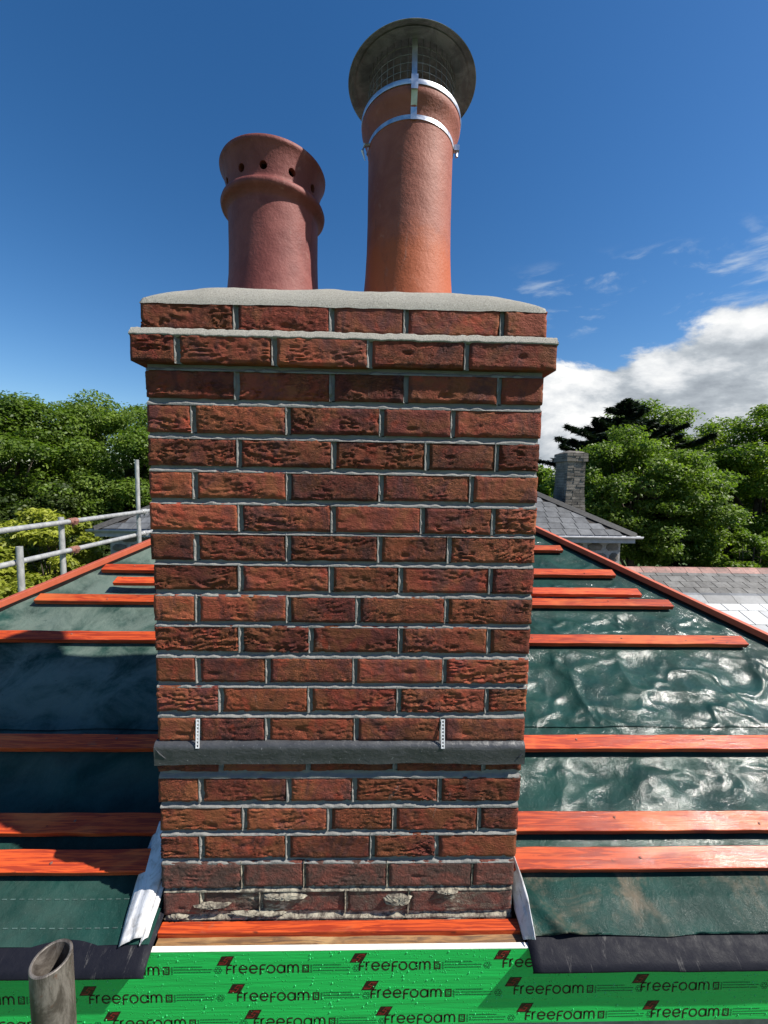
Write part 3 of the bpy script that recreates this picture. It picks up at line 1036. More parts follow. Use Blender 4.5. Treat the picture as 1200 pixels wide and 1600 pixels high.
def brick(x0, x1, z0, z1, yf, depth, seed, mat, rough=1.0):
    rg = np.random.RandomState(seed)
    nx = max(6, int((x1 - x0) / .0031))
    nz = max(6, int((z1 - z0) / .0031))
    u = np.linspace(0, 1, nx + 1)
    w = np.linspace(0, 1, nz + 1)
    U, Wv = np.meshgrid(u, w)
    X = x0 + (x1 - x0) * U
    Z = z0 + (z1 - z0) * Wv
    xm = (X - x0).ravel() * 1000
    zm = (Z - z0).ravel() * 1000
    so = rg.uniform(0, 500)
    big = fbm(np.stack([xm / 60 + so, zm / 30, 0 * xm], 1), seed, 3) - .5
    # sand creases: curved ridges running roughly along the brick
    cx = rg.uniform(20, (x1 - x0) * 1000 - 20)
    curv = rg.uniform(-.004, .004)
    wz = zm + curv * (xm - cx) ** 2 * .5 + 14 * (vnoise(np.stack([xm / 38 + so, zm / 25, 0 * xm], 1), seed + 3) - .5)
    rid = np.abs(2 * fbm(np.stack([xm / 34 + so, wz / 5.5, 0 * xm + 4], 1), seed + 5, 3) - 1)
    rid2 = np.abs(2 * fbm(np.stack([xm / 13 + so, wz / 9, 0 * xm + 9], 1), seed + 8, 2) - 1)
    msk = sstep(.36, .62, fbm(np.stack([xm / 48 + so, zm / 28 + rg.uniform(0, 9), 0 * xm + 2], 1), seed + 6, 2))
    low = np.clip(1.25 - zm / 50, 0, 1)
    amp = rg.choice([.5, 1.0, 1.6, 2.2]) * rough
    val = np.exp(-(rid / .10) ** 2)
    disp = big * .0030 + ((rid - .22) * .0030 - val * .0016) * amp * msk * (.45 + .55 * low) + (rid2 - .2) * .0010 * amp * msk + .0012 * (fbm(np.stack([xm / 9 + so, zm / 6, 0 * xm], 1), seed + 14, 3) - .5)
    if rg.rand() < .30:                     # a deeper press mark
        px, pz = rg.uniform(30, (x1 - x0) * 1000 - 30), rg.uniform(10, 30)
        e = ((xm - px) / rg.uniform(10, 22)) ** 2 + ((zm - pz) / rg.uniform(4, 7)) ** 2
        disp -= .0045 * np.exp(-e * 1.3)
    disp = disp.reshape(X.shape)
    ed = np.minimum(np.minimum(U * (x1 - x0), (1 - U) * (x1 - x0)), np.minimum(Wv * (z1 - z0), (1 - Wv) * (z1 - z0)))
    rnd_ = .0030 * (1 - sstep(0, .006, ed))
    chip = .004 * sstep(.62, .80, fbm(np.stack([xm / 16 + so, zm / 16, 0 * xm + 7], 1), seed + 9, 2)).reshape(X.shape) * (1 - sstep(0, .010, ed))
    Y = yf - disp + rnd_ + chip
    jit = .0022 * (fbm(np.stack([xm / 22 + so, zm / 22, 0 * xm + 11], 1), seed + 12, 2).reshape(X.shape) - .5)
    X = X + np.where((U == 0) | (U == 1), jit, 0)
    Z = Z + np.where((Wv == 0) | (Wv == 1), jit * 1.2, 0)
    P = np.stack([X, Y, Z], 2)
    mb = MB().grid(P)
    m = nx + 1
    loop = [j for j in range(m)] + [i * m + nx for i in range(1, nz + 1)] + [nz * m + j for j in range(nx - 1, -1, -1)] + [i * m for i in range(nz - 1, 0, -1)]
    b0 = len(mb.v)
    for k in loop:
        vx, vy, vz = mb.v[k]
        mb.v.append((vx, yf + depth, vz))
    L = len(loop)
    for k in range(L):
        mb.f.append((loop[(k + 1) % L], loop[k], b0 + k, b0 + (k + 1) % L))
    mb.f.append(tuple(b0 + k for k in range(L))[::-1])
    return mb.build('brick', mat, stack, autosmooth=50)


mort = MB()
mort_old = MB()
rb = random.Random(21)


def bed(x0, x1, zb, zt, yf_low, yf_up, seed, dest=mort):
    """struck bed joint: deep under the upper brick, flush on the brick below"""
    nx = max(8, int((x1 - x0) / .0045))
    x = np.linspace(x0, x1, nx)
    tv = np.array([0, .12, .26, .40, .55, .75, 1.0])          # 0 = bottom
    wob = (fbm(np.stack([x * 55, 0 * x, 0 * x], 1), seed, 3) - .5)
    wob2 = (fbm(np.stack([x * 24, 0 * x + 5, 0 * x], 1), seed + 3, 3) - .5)
    P = np.zeros((len(tv), nx, 3))
    for i, tt in enumerate(tv):
        dep = .0078 * sstep(.08, .50, np.clip(tt + .62 * wob, 0, 1)) + .0004 + .0016 * wob2 * (tt < .4)
        P[i, :, 0] = x
        P[i, :, 1] = yf_low + dep + (yf_up - yf_low) * tt
        z = zb + (zt - zb) * tt
        P[i, :, 2] = z + (.0022 * wob - .0006 if i == 0 else 0)
    # a skirt that runs back on to the brick edge
    Q = P[:1].copy()
    Q[:, :, 1] += .006
    dest.grid(np.concatenate([Q, P], 0))


def perp(xa, xb, z0, z1, yf, seed, dest=mort):
    """struck perpend: flush on the left brick, deep beside the right one"""
    nz = 16
    z = np.linspace(z0, z1, nz)
    wob = (fbm(np.stack([z * 70, 0 * z, 0 * z], 1), seed, 3) - .5)
    tv = np.array([0, .12, .26, .42, .60, 1.0])
    P = np.zeros((len(tv), nz, 3))
    for i, tt in enumerate(tv):
        dep = .0078 * sstep(.08, .44, np.clip(tt + .60 * wob, 0, 1)) + .0004
        P[i, :, 0] = xa + (xb - xa) * tt + (.0018 * wob if i == 0 else 0)
        P[i, :, 1] = yf + dep
        P[i, :, 2] = z
    Q = P[:1].copy()
    Q[:, :, 1] += .006
    dest.grid(np.concatenate([Q, P], 0), flip=True)


seed = 100
JW = .0055                            # half a joint
for i, row in enumerate(ROWS):
    cz = CZ[i]
    hb = HB + rb.uniform(-.0008, .0008)
    if i == 18:
        hb = .0345
    zt, zb = cz + hb, cz - hb
    of = OUTF.get(i, 0)
    yf = YF - of
    os_ = of
    yb = YF + DEP + os_
    mat = M['old_brick'] if i >= 18 else M['brick']
    xs = [v / 1000 for v in row]
    nb_ = len(xs) - 1
    jw = JW if i < 18 else .0030
    for k in range(nb_):
        seed += 1
        xa = xs[k] + (jw if k else 0)
        xb = xs[k + 1] - (jw if k < nb_ - 1 else 0)
        short = (xs[k + 1] - xs[k]) < .135
        dep = .215 if (short and k in (0, nb_ - 1)) else .1025
        dz = rb.uniform(-.0012, .0012)
        fo = rb.uniform(-.0014, .0014)
        if i == 19:
            fo += rb.uniform(0, .008)
        brick(xa, xb, zb + dz, zt + dz, yf + fo, dep - fo, seed, mat, 1.0 if i < 18 else .55)
        if k < nb_ - 1:
            perp(xs[k + 1] - jw - .001, xs[k + 1] + jw + .001, zb - .002, zt + .002, yf, seed, mort if i < 18 else mort_old)
        # matching brick at the back of the stack
        bm = MB().box(xa, xb, yb - (.2145 if dep > .2 else .1025), yb, zb, zt)
        bm.build('brick', mat, stack)
    for sd_, xe in ((0, xs[0]), (1, xs[-1])):
        w_ = (xs[1] - xs[0]) if sd_ == 0 else (xs[-1] - xs[-2])
        if w_ >= .135:
            xa, xb = (xe, xe + .1025) if sd_ == 0 else (xe - .1025, xe)
            bm = MB().box(xa, xb, yf + .1125, yb - .1125, zb, zt)
            bm.build('brick', mat, stack)
    if i + 1 < len(ROWS):
        zn = CZ[i + 1] + HB
        x0 = max(xs[0], ROWS[i + 1][0] / 1000) + .002
        x1 = min(xs[-1], ROWS[i + 1][-1] / 1000) - .002
        if i == 0:
            continue
        yl = YF - OUTF.get(i + 1, 0)
        bed(x0, x1, zn - .001, zb + .001, yl if i != 1 else YF, YF, 500 + i, mort if i < 18 else mort_old)
mort_old.build('weathered_mortar', M['mortar_old'], stack)
# mortar core
mort.box(XL + .010, .372, YF + .0095, YF + DEP - .008, -1.19, CZ[0] + HB - .004)
mort.build('mortar', M['mortar'], stack, smooth=False)

# weathered fillet over the corbel course
fl = MB()
nx = 160
x = np.linspace(-.5515, .4125, nx)
rag = fbm(np.stack([x * 40, 0 * x, 0 * x], 1), 301, 5) - .5
rag2 = fbm(np.stack([x * 130, 0 * x, 0 * x], 1), 303, 3) - .5
prof = [(YF - .0008, CZ[0] - HB + .0055), (YF - .0055, CZ[0] - HB + .0038), (YF - .0085, CZ[0] - HB + .0000), (YF - .0120, CZ[1] + HB + .0045), (YF - .0160, CZ[1] + HB - .0005), (YF - .0172, CZ[1] + HB - .0040), (YF - .010, CZ[1] + HB - .007)]
P = np.zeros((len(prof), nx, 3))
for i, (yy, zz) in enumerate(prof):
    P[i, :, 0] = x
    P[i, :, 1] = yy + .0012 * rag
    P[i, :, 2] = zz + (.0050 * rag + .0040 * rag2 if i in (0, 1, 4, 5) else .0025 * rag)
fl.grid(P, flip=True)
for sgn, xe, xi in ((-1, -.5515, -.531), (1, .4125, .388)):
    q = [(xe, YF - .0165, CZ[1] + HB + .0003), (xe, YF + DEP + .015, CZ[1] + HB + .0003), (xi, YF + DEP, CZ[0] - HB), (xi, YF - .0005, CZ[0] - HB + .0015)]
    fl.add(q, [(0, 1, 2, 3)])
fl.build('mortar_fillet', M['flaunching'], stack, smooth=True)

# flaunching
zt0 = CZ[0] + HB - .001
ax0, ax1, ay0, ay1 = -.5325, .3895, YF - .004, YF + DEP + .003
nx, ny = 200, 100
X, Y = np.meshgrid(np.linspace(ax0, ax1, nx), np.linspace(ay0, ay1, ny))
ex = np.minimum(X - ax0, ax1 - X)
ey = np.minimum(Y - ay0, ay1 - Y)
e = 1 / (1 / np.maximum(ex * .62, 1e-4) ** 2 + 1 / np.maximum(ey * 1.15, 1e-4) ** 2) ** .5
hh = .073 * (1 - np.exp(-e / .050)) / (1 - math.exp(-2.6))
bn = fbm(np.stack([X.ravel() * 18, Y.ravel() * 18, 0 * X.ravel()], 1), 71, 4).reshape(X.shape) - .5
Zt = zt0 + .0035 + np.minimum(hh, .079) + bn * .008 * sstep(0, .04, e)
rag = (fbm(np.stack([X.ravel() * 30, 0 * X.ravel(), Y.ravel() * 30], 1), 72, 3).reshape(X.shape) - .5)
border = (ex < 1e-6) | (ey < 1e-6)
Zt = np.where(border, zt0 - .003 + rag * .006, Zt)
fl = MB().grid(np.stack([X, Y, Zt], 2))
fl.build('flaunching', M['flaunching'], stack, smooth=True)

# lead cover flashing with turned corners
xs = np.linspace(-.5275, .3815, 150)
prof = [(.004, -.6440), (-.0035, -.6466), (-.0078, -.6505), (-.0102, -.6560), (-.0106, -.6620), (-.0092, -.680), (-.0088, -.690), (-.0092, -.6975)]
P = np.zeros((len(prof), len(xs), 3))
n1_ = fbm(np.stack([xs * 11, 0 * xs, 0 * xs], 1), 402, 3) - .5
n2_ = fbm(np.stack([xs * 40, 0 * xs, 0 * xs], 1), 403, 3) - .5
for i, (dy, z) in enumerate(prof):
    P[i, :, 0] = xs
    P[i, :, 1] = YF + dy + (.0055 * n1_ + .0020 * n2_) * (i / 7)
    P[i, :, 2] = z + (.003 * n1_ + .001 * n2_) * (1 if i in (2, 3, 4, 7) else .3) - .004 * np.exp(-((xs + .5275) / .05) ** 2) * (i > 5)
ld = MB().grid(P, flip=True)
for xe, sg in ((-.5275, -1), (.3815, 1)):
    k = 0 if sg < 0 else -1
    Q = np.zeros((len(prof), 8, 3))
    for i, (dy, z) in enumerate(prof):
        for j in range(8):
            Q[i, j] = (xe - (.0 if j == 0 else 0) + sg * .001 * (j > 0) - sg * (.008 if i < 2 else 0) * (j > 0), P[i, k, 1] + j * .062, P[i, k, 2])
    ld.grid(Q, flip=(sg > 0))
lo = ld.build('lead_flashing', M['lead'], stack, smooth=True)
for pts_ in ([(-.5265, YF - .0095, -.6545), (-.513, YF - .0112, -.671), (-.500, YF - .0102, -.683)], [(.3800, YF - .0095, -.664), (.368, YF - .0112, -.678), (.359, YF - .0102, -.688)]):
    MB().tube(pts_, [.0010, .0016, .0008], 6).build('lead_crease', M['lead'], lo)

# perforated fixing clips in two perpends above the lead
def clip(x, z0, z1, tilt):
    c = MB()
    w, r = .0088, .0024
    n = 9
    y0, y1 = YF - .0125, YF - .002
    f_ = lambda k: (y0 + (y1 - y0) * k, z0 + (z1 - z0) * k)
    for sx_ in (-1, 1):
        xa = x + sx_ * (w / 2 - r / 2)
        ya, za = f_(0)
        yb_, zb_ = f_(1)
        c.add([(xa - r / 2, ya, za), (xa + r / 2, ya, za), (xa + r / 2 + tilt, yb_, zb_), (xa - r / 2 + tilt, yb_, zb_),
               (xa - r / 2, ya + .0012, za), (xa + r / 2, ya + .0012, za), (xa + r / 2 + tilt, yb_ + .0012, zb_), (xa - r / 2 + tilt, yb_ + .0012, zb_)],
              [(0, 1, 2, 3), (7, 6, 5, 4), (0, 4, 5, 1), (1, 5, 6, 2), (2, 6, 7, 3), (3, 7, 4, 0)])
    for k in range(n):
        a = k / (n - 1) * .96
        ya, za = f_(a)
        yb_, zb_ = f_(a + .04)
        c.add([(x - w / 2 + .001 + tilt * a, ya + .0002, za), (x + w / 2 - .001 + tilt * a, ya + .0002, za), (x + w / 2 - .001 + tilt * a, yb_ + .0002, zb_), (x - w / 2 + .001 + tilt * a, yb_ + .0002, zb_),
               (x - w / 2 + .001 + tilt * a, ya + .0010, za), (x + w / 2 - .001 + tilt * a, ya + .0010, za), (x + w / 2 - .001 + tilt * a, yb_ + .0010, zb_), (x - w / 2 + .001 + tilt * a, yb_ + .0010, zb_)],
              [(0, 1, 2, 3), (7, 6, 5, 4), (0, 4, 5, 1), (1, 5, 6, 2), (2, 6, 7, 3), (3, 7, 4, 0)])
    c.build('fixing_clip', M['galv'], stack)


clip(-.4215, -.656, -.588, -.002)
clip(.1765, -.656, -.588, .0)
# crusts of old mortar left on the weathered courses
for q_, (x, z, l, h) in enumerate(((-.215, -1.062, .085, .009), (.075, -1.075, .062, .017), (-.40, -1.085, .075, .006), (-.28, -1.108, .12, .005), (-.485, -1.112, .04, .006), (.20, -1.050, .05, .004))):
    n_ = 40
    an = np.linspace(0, 2 * math.pi, n_, endpoint=False)
    v, f = [(x, YF - .006, z)], []
    for k_, (rr_, dd_) in enumerate(((.45, .0065), (.8, .004), (1.0, -.004))):
        rn = .45 + 1.1 * fbm(np.stack([np.cos(an) * 2.6 + q_ * 7, np.sin(an) * 2.6, 0 * an + k_ * .25], 1), 57, 4)
        hn = fbm(np.stack([np.cos(an) * 5 + q_ * 3, np.sin(an) * 5, 0 * an + k_], 1), 59, 3)
        for m_ in range(n_):
            v.append((x + math.cos(an[m_]) * l * .62 * rr_ * rn[m_], YF - dd_ * (.5 + hn[m_]), z + math.sin(an[m_]) * h * rr_ * rn[m_]))
    for m_ in range(n_):
        f.append((0, 1 + m_, 1 + (m_ + 1) % n_))
        for k_ in range(2):
            f.append((1 + k_ * n_ + m_, 1 + (k_ + 1) * n_ + m_, 1 + (k_ + 1) * n_ + (m_ + 1) % n_, 1 + k_ * n_ + (m_ + 1) % n_))
    MB().add(v, f).build('mortar_crust', M['mortar_old'], stack)

# ------------------------------------------------------------------ chimney pots
PY = 1.163
pot = empty('chimney_pot', (0, 0, 0), 'shorter plum terracotta chimney pot with flared rim and ring of holes', 'chimney pot')
cx, cz = -.287, 0


def wall_profile(outer, th):
    inner = [(r - th, z) for r, z in outer][::-1]
    return outer + inner


outer = [(.130, .43), (.124, .49), (.119, .54), (.1175, .60), (.118, .690), (.119, .7005), (.1225, .7025), (.1238, .7065), (.1310, .7090), (.1355, .7135), (.1368, .7200), (.1345, .7270), (.128, .7315), (.1215, .7335), (.1180, .736),
         (.1185, .745), (.121, .760), (.1255, .780), (.1310, .797), (.1355, .806), (.1380, .8095), (.1385, .814), (.1365, .8185), (.130, .819)]
pb = MB().lathe(wall_profile(outer, .017), (cx, PY, 0), 96, closed=True).build('pot_body', M['pot_a'], None, autosmooth=60)
# cut the ring of holes
cut = MB()
HA = [-150, -116, -88, -55, -22, 15, 50, 90, 130, 170]
for a in HA:
    v = Vector((math.cos(R(a)), math.sin(R(a)), -.12)).normalized()
    p = Vector((cx, PY, .774))
    cut.tube([p + v * .08, p + v * .16], .0095, 16)
cb = cut.build('cutter', M['pot_a'], None)
md = pb.modifiers.new('holes', 'BOOLEAN')
md.object = cb
md.operation = 'DIFFERENCE'
md.solver = 'EXACT'
bpy.context.view_layer.update()
dg = bpy.context.evaluated_depsgraph_get()
me = bpy.data.meshes.new_from_object(pb.evaluated_get(dg))
pb.modifiers.clear()
pb.data = me
bpy.data.objects.remove(cb)
pb.parent = pot
MB().lathe([(.0, .808), (.104, .808), (.110, .812), (.110, .802), (.0, .802)], (cx, PY, 0), 64).build('pot_insert', M['pot_a'], pot, autosmooth=40)
pot2 = empty('chimney_pot', (0, 0, 0), 'taller orange terracotta chimney pot carrying a steel cowl', 'chimney pot')
cx2 = .083
outer = [(.130, .43), (.1235, .50), (.1185, .56), (.1155, .62), (.1140, .70), (.1138, .80), (.1142, .875), (.117, .895), (.123, .912), (.1295, .925), (.1325, .934), (.1315, .943), (.124, .946)]
MB().lathe(wall_profile(outer, .018), (cx2, PY, 0), 96, closed=True).build('pot_body', M['pot_b'], pot2, autosmooth=60)

# ------------------------------------------------------------------ cowl on the taller pot
cowl = empty('chimney_cowl', (0, 0, 0), 'dulled steel rain cowl with round hat and wire guard on the taller pot', 'cowl')
C2 = (cx2, PY, 0)
HZ = 1.048
hat = [(.1685, HZ - .001), (.1700, HZ), (.1685, HZ + .002), (.150, HZ + .007), (.120, HZ + .013), (.114, HZ + .018), (.070, HZ + .026), (.0, HZ + .030),
       (.0, HZ + .028), (.070, HZ + .024), (.111, HZ + .016), (.117, HZ + .011), (.150, HZ + .005)]
MB().lathe(hat, C2, 96).build('hat', M['hat'], cowl, autosmooth=40)
ring = [(.1215, .944), (.1335, .944), (.1345, .948), (.1335, .955), (.1225, .957), (.1205, .950)]
MB().lathe(ring, C2, 96, closed=True).build('base_ring', M['steel'], cowl, autosmooth=40)
wm = MB()
rw = .1145
for zc in (.972, .990, 1.008, 1.026, 1.044):
    wm.lathe([(rw + .0008 * math.cos(a), zc + .0008 * math.sin(a)) for a in [k * math.pi / 3 for k in range(6)]], C2, 72, closed=True)
for k in range(40):
    a = 2 * math.pi * k / 40
    wm.tube([(cx2 + rw * math.cos(a), PY + rw * math.sin(a), .953), (cx2 + rw * math.cos(a), PY + rw * math.sin(a), HZ + .014)], .0007, 5)
wm.build('wire_guard', M['hat'], cowl, smooth=True)
for a in (-91, 29, 149):
    st = MB()
    ca_, sa_ = math.cos(R(a)), math.sin(R(a))
    tx, ty = -sa_, ca_

    def strip(pts, w, th):
        for (r0, z0), (r1, z1) in zip(pts[:-1], pts[1:]):
            q = []
            for rr, zz in ((r0, z0), (r1, z1)):
                for s_ in (-1, 1):
                    for o_ in (0, th):
                        q.append((cx2 + (rr + o_) * ca_ + s_ * w / 2 * tx, PY + (rr + o_) * sa_ + s_ * w / 2 * ty, zz))
            st.add(q, [(0, 2, 6, 4), (1, 5, 7, 3), (0, 4, 5, 1), (2, 3, 7, 6), (0, 1, 3, 2), (4, 6, 7, 5)])
    strip([(.1165, .878), (.1175, .893), (.1185, .905), (.1345, .936), (.1350, .957)], .0150, .0016)
    strip([(.1362, .930), (.1368, .961)], .0165, .0014)
    strip([(.1155, .957), (.1155, HZ + .012)], .0130, .0012)
    st.build('strap', M['steel'], cowl)
band = [(.1146, .880), (.1164, .880), (.1164, .890), (.1148, .890)]
MB().lathe(band, C2, 96, closed=True).build('clamp_band', M['steel'], cowl, autosmooth=40)
a = R(-10)
sc_ = MB()
p = Vector((cx2 + .124 * math.cos(a), PY + .124 * math.sin(a), .885))
sc_.box(p.x - .007, p.x + .007, p.y - .006, p.y + .006, p.z - .004, p.z + .010)
sc_.tube([p + Vector((.001, .0, -.018)), p + Vector((.001, 0, .012))], .0035, 8)
sc_.build('clamp_screw', M['steel'], cowl)
a = R(196)
p = Vector((cx2 + .1165 * math.cos(a), PY + .1165 * math.sin(a), .882))
sc_ = MB()
sc_.tube([p, p + Vector((-.012, -.004, -.004)), p + Vector((-.017, -.006, -.020)), p + Vector((-.010, -.004, -.042))], [.0045, .005, .0042, .001], 6)
sc_.build('band_tail', M['steel'], cowl)

# ------------------------------------------------------------------ scaffold
def hollow(name, p0, p1, r, mat, label, group=None, parent=None, slant=0.0):
    p0, p1 = Vector(p0), Vector(p1)
    dd = (p1 - p0).normalized()
    a = dd.cross(Vector((0, 0, 1)) if abs(dd.z) < .9 else Vector((1, 0, 0))).normalized()
    b2 = dd.cross(a)
    mb = MB()
    n = 40
    v, f = [], []
    for (P_, rr, ) in ((p0, r), (p1, r), (p1, r - .004), (p0, r - .004)):
        for k in range(n):
            an = 2 * math.pi * k / n
            v.append(P_ + (a * math.cos(an) + b2 * math.sin(an)) * rr)
    for i in range(4):
        j = (i + 1) % 4
        for k in range(n):
            f.append((i * n + k, i * n + (k + 1) % n, j * n + (k + 1) % n, j * n + k))
    mb.add(v, f)
    o = mb.build(name, M[mat], parent, autosmooth=40)
    if label:
        tag(o, label, 'scaffold tube', group)
    return o


TR = .02415
o = hollow('scaffold_tube', (-.443, .517, -4.9), (-.4425, .517, -.672), TR, 'rust', 'open end of a weathered scaffold standard in front of the green fascia')
bevel(o, .001, 1)
G = 'scaffold along the left eaves'
r1 = hollow('scaffold_tube', (-3.0, 1.2, -.457), (-3.0, 8.2, -.457), TR, 'tube', 'upper of the two grey scaffold guard rails left of the chimney', G)
r2 = hollow('scaffold_tube', (-3.0, 1.2, -.738), (-3.0, 8.2, -.742), TR, 'tube', 'lower of the two grey scaffold guard rails left of the chimney', G)
hollow('scaffold_tube', (-2.952, 3.36, -4.9), (-2.952, 3.36, -.60), TR, 'tube', 'nearest short scaffold post, at the left edge of the picture', G)
hollow('scaffold_tube', (-3.049, 3.94, -4.9), (-3.049, 3.94, -.41), TR, 'tube', 'scaffold post standing behind the two rails near the rusty couplers', G)
hollow('scaffold_tube', (-2.952, 5.05, -4.9), (-2.952, 5.05, -.56), TR, 'tube', 'short scaffold post beside the brick chimney', G)
hollow('scaffold_tube', (-3.052, 5.22, -4.9), (-3.052, 5.22, .21), TR, 'tube', 'tallest thin scaffold pole rising above both rails', G)
for rail, z in ((r1, -.457), (r2, -.74)):
    for y, m in ((4.02, 'rust_red'), (5.25, 'tube')):
        c_ = MB()
        c_.lathe([(.030, -.05), (.033, -.045), (.033, .045), (.030, .05), (.0245, .05), (.0245, -.05)], (0, 0, 0), 16, closed=True)
        c_.box(.028, .046, -.02, .02, -.02, .02)
        c_.tube([(.02, -.02, .0), (.02, -.055, 0)], .008, 8)
        ob = c_.build('coupler', M[m], rail)
        ob.rotation_euler = (R(90), R(20), 0)
        ob.location = (-3.0, y, z)

# ------------------------------------------------------------------ neighbouring stone house behind
nh = empty('stone_house', (0, 0, 0), 'grey slate hipped stone house directly behind the brick chimney', 'house')
HX0, HX1, HY, HZE = -5.52, 5.31, 8.0, -1.045
NA = R(28)
nca, nsa = math.cos(NA), math.sin(NA)


def NP(x, s, n=0):
    return (x, HY + s * nca - n * nsa, HZE + s * nsa + n * nca)


apx = (HX0 + HX1) / 2
half = (HX1 - HX0) / 2
rt_z = HZE + half * math.tan(NA)
# the ridge is cut short: two hip ends and a flat-topped middle 3 m deep
rd = 1.9
mb = MB()
tz = HZE + rd * math.tan(NA)
mb.add([(HX0, HY, HZE), (HX1, HY, HZE), (HX1, HY + 2 * rd, HZE), (HX0, HY + 2 * rd, HZE), (HX0 + rd, HY + rd, tz), (HX1 - rd, HY + rd, tz)],
       [(0, 1, 5, 4), (1, 2, 5), (2, 3, 4, 5), (3, 0, 4), (3, 2, 1, 0)])
mb.build('roof', M['dark_deck'], nh)
MB().box(HX0 + .16, HX1 - .16, HY + .17, HY + 2 * rd - .17, -4.9, HZE - .01).build('wall', M['stone_mortar'], nh)
MB().box(HX0 - .02, HX1 + .02, HY - .02, HY + .155, HZE - .16, HZE - .015).build('fascia', M['gutter'], nh)
gt = MB()
gp = [(HY - .02 - .055 + .055 * math.cos(a), HZE - .055 + .055 * math.sin(a)) for a in [math.pi + math.pi * k / 8 for k in range(9)]]
v, f = [], []
for xx in (HX0 - .12, HX1 + .12):
    for (yy, zz) in gp:
        v.append((xx, yy, zz + .045))
for k in range(8):
    f.append((k, k + 1, 9 + k + 1, 9 + k))
gt.add(v, f)
go = gt.build('gutter', M['gutter'], nh, smooth=True)
go.modifiers.new('t', 'SOLIDIFY').thickness = .006
# slates: one mesh shared by all, laid where they show
gs, sw = .215, .29


def slate_mesh(w, l, th=.008):
    b = MB().box(-w / 2, w / 2, 0, l, 0, th)
    me = bpy.data.meshes.new('slate')
    me.from_pydata(b.v, [], b.f)
    return me


sm = slate_mesh(sw - .014, gs * 1.0, .010)
sm.materials.append(M['slate'])
rs = random.Random(8)
rest = MB()
for r_ in range(int(rd / nca / gs) + 1):
    s0 = r_ * gs - .03
    hipx = max(0, s0 + gs) * nca
    x = HX0 + hipx + (sw / 2 if r_ % 2 else 0) + .12
    while x < HX1 - hipx - .10:
        vis = (x > 2.9 and r_ < 9) or (x < -4.0 and r_ < 6)
        if vis:
            o = bpy.data.objects.new('slate', sm)
            COL.objects.link(o)
            o.parent = nh
            o.location = NP(x, s0, .010 + rs.uniform(0, .004))
            o.rotation_euler = (NA - R(1.5), 0, R(rs.uniform(-.6, .6)))
        else:
            a = [NP(x - sw / 2 + .003, s0, .018), NP(x + sw / 2 - .003, s0, .018), NP(x + sw / 2 - .003, s0 + gs * 1.6, .010), NP(x - sw / 2 + .003, s0 + gs * 1.6, .010)]
            rest.add(a, [(0, 1, 2, 3)])
        x += sw
tag(rest.build('slates_out_of_sight', M['slate'], nh), kind='stuff')
for (a, b_) in (((HX1, HY, HZE), (HX1 - rd, HY + rd, tz)), ((HX0, HY, HZE), (HX0 + rd, HY + rd, tz))):
    A, B = Vector(a) + Vector((0, 0, .035)), Vector(b_) + Vector((0, 0, .035))
    dd = (B - A).normalized()
    sdv = dd.cross(Vector((0, 0, 1))).normalized()
    q = []
    for P_ in (A - dd * .05, B):
        for w_, h_ in ((-.13, -.045), (-.02, .03), (.02, .03), (.13, -.045)):
            q.append(P_ + sdv * w_ + Vector((0, 0, h_)))
    hb_ = MB().add(q, [(0, 1, 5, 4), (1, 2, 6, 5), (2, 3, 7, 6), (0, 3, 2, 1), (4, 5, 6, 7)])
    hb_.build('hip_capping', M['lead_hip'], nh)
# rubble stones where the wall shows
def stone(parent, x0, x1, z0, z1, y, rs, mat):
    n = 9
    cxx, czz = (x0 + x1) / 2, (z0 + z1) / 2
    hw, hh_ = (x1 - x0) / 2, (z1 - z0) / 2
    a0 = rs.uniform(0, 6)
    ring_ = []
    for k in range(n):
        a = a0 + 2 * math.pi * k / n
        q = (abs(math.cos(a)) ** 4 + abs(math.sin(a)) ** 4) ** -.25 * rs.uniform(.86, 1.0)
        ring_.append((cxx + hw * q * math.cos(a), czz + hh_ * q * math.sin(a)))
    v = [(p, y + .03, q) for p, q in ring_] + [(cxx + (p - cxx) * .86, y - .018, czz + (q - czz) * .86) for p, q in ring_] + [(cxx, y - .03 - rs.uniform(0, .02), czz)]
    f = [(k, (k + 1) % n, n + (k + 1) % n, n + k) for k in range(n)] + [(n + k, n + (k + 1) % n, 2 * n) for k in range(n)]
    MB().add(v, f).build('stone', mat, parent)


for (xa, xb) in ((3.1, HX1 - .17), (HX0 + .17, -4.0)):
    z = HZE - .17
    while z > HZE - 1.0:
        h_ = rs.uniform(.12, .26)
        x = xa
        while x < xb - .05:
            w_ = min(rs.uniform(.16, .42), xb - x)
            stone(nh, x + .012, x + w_ - .012, z - h_ + .012, z - .012, HY + .17, rs, M['stone'])
            x += w_
        z -= h_
